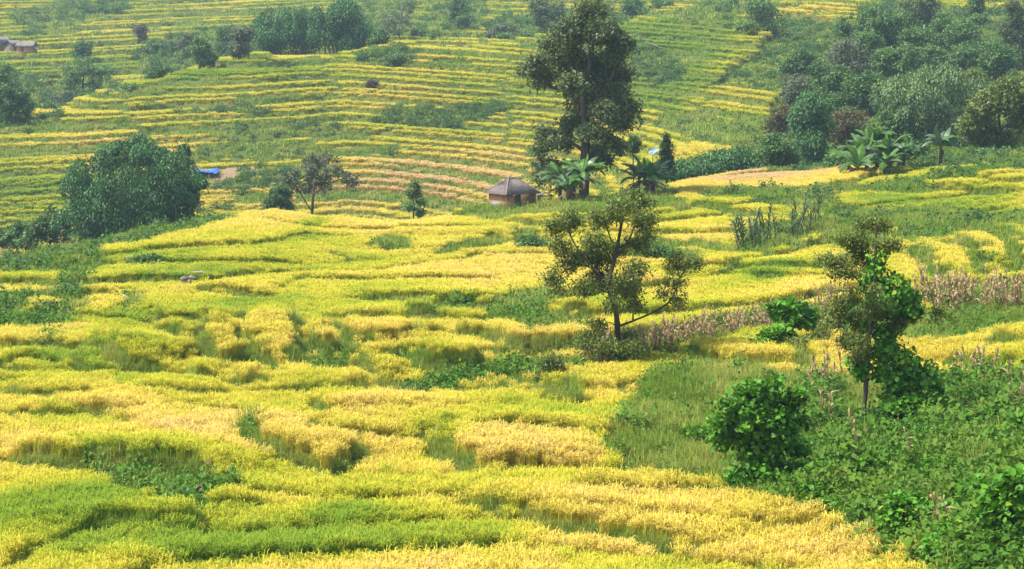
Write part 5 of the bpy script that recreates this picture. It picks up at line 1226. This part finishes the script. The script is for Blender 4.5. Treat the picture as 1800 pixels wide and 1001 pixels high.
def gable(label, px, py, D, rz, wx, wy, wh, rise, wmat, lean=False):
    x, _, z = at(px, py, D); zg = place(px, D)[2]
    z = max(float(z), zg + .3) + .55
    r0 = root('farm_hut', label, 'hut', (float(x), D, z), 'far farm huts', rz)
    base = z - zg + .5
    hx_, hy_ = wx / 2, wy / 2
    part('wall', box(0, -hy_ + .06, (wh - base) / 2, wx, .12, wh + base), wmat, r0)
    part('wall', box(0, hy_ - .06, (wh - base) / 2, wx, .12, wh + base), wmat, r0)
    for s_ in (-1, 1):
        xx = s_ * (hx_ - .06)
        v = np.array([[xx - .06, -hy_ + .12, -base], [xx - .06, hy_ - .12, -base], [xx - .06, hy_ - .12, wh], [xx - .06, 0, wh + rise], [xx - .06, -hy_ + .12, wh],
                      [xx + .06, -hy_ + .12, -base], [xx + .06, hy_ - .12, -base], [xx + .06, hy_ - .12, wh], [xx + .06, 0, wh + rise], [xx + .06, -hy_ + .12, wh]])
        part('gable_wall', (v, [[0, 1, 2, 4], [5, 9, 7, 6], [2, 3, 4, 4], [7, 9, 8, 8], [0, 4, 9, 5], [1, 6, 7, 2], [2, 7, 8, 3], [4, 3, 8, 9]]), wmat, r0)
    o_ = .35; ez_ = wh - .12
    part('roof_slope', corr_slope((-hx_ - o_, -hy_ - o_, ez_), (hx_ + o_, -hy_ - o_, ez_), (hx_ + o_, 0, wh + rise + .05), (-hx_ - o_, 0, wh + rise + .05), 14), 'roof', r0)
    part('roof_slope', corr_slope((hx_ + o_, hy_ + o_, ez_), (-hx_ - o_, hy_ + o_, ez_), (-hx_ - o_, 0, wh + rise + .05), (hx_ + o_, 0, wh + rise + .05), 14), 'roof', r0)
    part('doorway', box(-hx_ * .3, -hy_ - .01, wh * .42, .7, .05, wh * .8), 'dark_stone', r0)  # dark slab on the wall in place of a shaded interior
    if lean:
        part('lean_to_roof', corr_slope((hx_ + .02, -hy_, 1.0), (hx_ + 1.2, -hy_, .75), (hx_ + 1.2, hy_ * .4, .75), (hx_ + .02, hy_ * .4, 1.15), 6), 'sheet', r0)
    return r0
gable('right hand far hut with reddish walls and a long grey roof', 48, 106, 520, math.radians(-14), 4.2, 2.8, 1.4, 1.0, 'mud_wall', True)
gable('middle far hut with an open dark front and steep roof', 24, 103, 524, math.radians(62), 3.6, 3.0, 1.5, 1.2, 'wood')
gable('leftmost far hut showing only its pale roof', 3, 99, 530, math.radians(55), 3.6, 2.6, 1.4, 1.1, 'wood')

# ------------------------------------------------------------------ tarpaulins, stones, poles
def sheet(name, label, px, py, wx, wy, amp, seed, mat, tilt=0.0, D=None):
    x, y = sight(px, py) if D is None else (float(at(px, py, D)[0]), D)
    zg = float(ground(np.array([x]), np.array([y]))[0]); z = zg + .75 if D is None else float(at(px, py, D)[2])
    nx_, ny_ = 22, 12
    Xs, Ys = np.meshgrid(np.linspace(-.5, .5, nx_) * wx, np.linspace(-.5, .5, ny_) * wy)
    e = 1 + .18 * (fbm(Xs / wx * 3 + seed, Ys / wy * 3, seed, 2) - .5)
    Z = (fbm(Xs * 1.3 + seed, Ys * 1.3, seed + 1, 3) - .5) * amp
    if D is None:
        Z = Z * .6 + (ground(x + Xs * .3, y + Ys * .3) - zg) * .6
    ct, st_ = math.cos(tilt), math.sin(tilt)
    V = np.stack([Xs * e, Ys * ct * e - Z * st_, Ys * st_ + Z * ct], -1).reshape(-1, 3)
    ix = np.arange(nx_ * ny_).reshape(ny_, nx_)
    Q = np.stack([ix[:-1, :-1], ix[:-1, 1:], ix[1:, 1:], ix[1:, :-1]], -1).reshape(-1, 4)
    V = np.vstack([V, V - [0, 0, .02]]); Q = np.vstack([Q, Q[:, ::-1] + nx_ * ny_])
    o = ob(name, mesh_np(name, V, Q, None, True), M[mat]); o.location = (x, y, z)
    return tag(o, label, 'tarp')
sheet('tarpaulin', 'bright blue tarpaulin spread on the harvested terrace right of the bamboo', 362, 309, 3.8, 2.4, 1.3, 3, 'tarp')
bs = sheet('tarpaulin', 'small blue and white sheet hung beside the narrow conifer', 1149, 266, 1.0, .5, .3, 5, 'tarp_pale', math.radians(60), 214)
bs.rotation_euler = (0, math.radians(-32), 0)
pl = root('support_pole', 'thin pole carrying the small blue sheet', 'pole', place(1145, 214.2))
part('pole', tubes([((0, 0, -.2), (.1, 0, at(1149, 262, 214)[2] - place(1145, 214.2)[2]), .05, .04)], 6), 'wood', pl)
def rock(seed, s=(1, 1, 1)):
    rs = np.random.default_rng(seed)
    th, phn = 9, 6
    V = []; Q = []
    f = rs.uniform(.75, 1.2, (phn + 1, th)); f[0] = f[0, 0]; f[-1] = f[-1, 0]
    for i in range(phn + 1):
        a = math.pi * i / phn
        for j in range(th):
            b_ = 2 * math.pi * j / th
            V.append((math.sin(a) * math.cos(b_) * f[i, j], math.sin(a) * math.sin(b_) * f[i, j], math.cos(a) * f[i, j]))
    for i in range(phn):
        for j in range(th):
            Q.append([i * th + j, (i + 1) * th + j, (i + 1) * th + (j + 1) % th, i * th + (j + 1) % th])
    return np.array(V) * s, np.array(Q)
def pile(label, px, py, stones, dz=0.0):
    x, y = sight(px, py); zg = float(ground(np.array([x]), np.array([y]))[0])
    r0 = root('rock_pile', label, 'rocks', (x, y, zg + dz))
    S = y / F
    for k, (sx, sy, rx, ry, rot, mt) in enumerate(stones):
        v, q = rock(int(px) * 7 + k, (rx * S, rx * S * .8, ry * S))
        c, s_ = math.cos(rot), math.sin(rot)
        v = np.stack([v[:, 0] * c - v[:, 2] * s_, v[:, 1], v[:, 0] * s_ + v[:, 2] * c], -1)
        part('stone', (v + [(sx - px) * S, -.15 * k * .4 + .3, (py - sy) * S], q), mt, r0)
    return r0
pile('heap of dark slabs and reddish stones on the weedy bank at lower left', 342, 890, [(325,884,11,4,0,'dark_stone'),(345,887,13,5,.6,'dark_stone'),(352,880,10,4,.5,'dark_stone'),(349,894,7,4,.3,'dark_stone'),(353,886,4,4,0,'stone'),(358,884,4,3,0,'stone'),(354,893,3,3,0,'stone'),(320,892,7,5,.2,'stone'),(336,897,4,3,0,'stone')], .42)
pile('heap of pale grey rubble in the upper golden field', 328, 512, [(322,508,6,5,0,'stone'),(330,507,6,5,.3,'dark_stone'),(337,505,6,4,0,'stone'),(326,514,5,4,0,'dark_stone'),(333,512,4,4,0,'stone'),(343,506,5,3,0,'dark_stone')], .6)
for k, (px, py, rr_, lab) in enumerate([(279,862,6,'pale stone left of the dark slabs on the weedy bank'),(368,850,5,'grey stone at the top of the weedy bank'),(389,858,5,'reddish stone at the right end of the weedy bank'),(945,394,5,'white stone on the bank below the hut'),(405,548,6,'dark stone among the upper golden paddies'),(285,531,4,'small white stone in the gap of the upper field')]):
    x, y = sight(px, py); zg = float(ground(np.array([x]), np.array([y]))[0]); S = y / F
    o = ob('stone', mesh_np('stone', *rock(900 + k, (rr_ * S, rr_ * S, rr_ * S * .75))), M['stone' if k != 4 else 'dark_stone'])
    o.location = (x, y, zg + .28); tag(o, lab, 'stone')
def pole(name, label, a, b_, r, mat, lift=.3, cat='log'):
    P = sights([a, b_]); z = ground(P[:, 0], P[:, 1]) + lift
    o = ob(name, mesh_np(name, *path_tube([(P[0, 0], P[0, 1], z[0]), ((P[0, 0] + P[1, 0]) / 2, (P[0, 1] + P[1, 1]) / 2, z.mean() + .06), (P[1, 0], P[1, 1], z[1])], [r, r * .9, r * .6], 7), None, True), M[mat])
    return tag(o, label, cat)
pole('fallen_pole', 'bleached fallen pole lying in the grassy gap at left', (207, 527), (228, 540), .07, 'dead_wood', .32)
pole('fallen_log', 'bleached log lying right of the pale rubble heap', (336, 503), (364, 502), .10, 'dead_wood', .5)
pole('fallen_log', 'bleached bent trunk lying on the green terraces right of the tall tree', (1135, 94), (1170, 108), .16, 'wood', .7)
# ------------------------------------------------------------------ haze: even, pale air over the whole valley
hz0, hz1 = float(min(GZ.min(), HZ.min())) - 1.0, float(GZ.max()) + 6.0
hv_ = [(-420, -60, hz0), (420, -60, hz0), (420, 1000, hz0), (-420, 1000, hz0), (-420, -60, hz1), (420, -60, hz1), (420, 1000, hz1), (-420, 1000, hz1)]
print('haze', hz0, hz1)
hq = [(0, 3, 2, 1), (4, 5, 6, 7), (0, 1, 5, 4), (1, 2, 6, 5), (2, 3, 7, 6), (3, 0, 4, 7)]
hm = bpy.data.materials.new('haze'); hm.use_nodes = True
nt = hm.node_tree
for nd in list(nt.nodes): nt.nodes.remove(nd)
out = nt.nodes.new('ShaderNodeOutputMaterial'); pv = nt.nodes.new('ShaderNodeVolumePrincipled')
pv.inputs['Color'].default_value = (.58, .80, 1.0, 1); pv.inputs['Density'].default_value = 0.00021; pv.inputs['Anisotropy'].default_value = 0.0
nt.links.new(pv.outputs[0], out.inputs['Volume'])
haze = ob('haze', mesh_np('haze', hv_, hq), hm)
tag(haze, 'thin bluish haze filling the valley', kind='stuff')
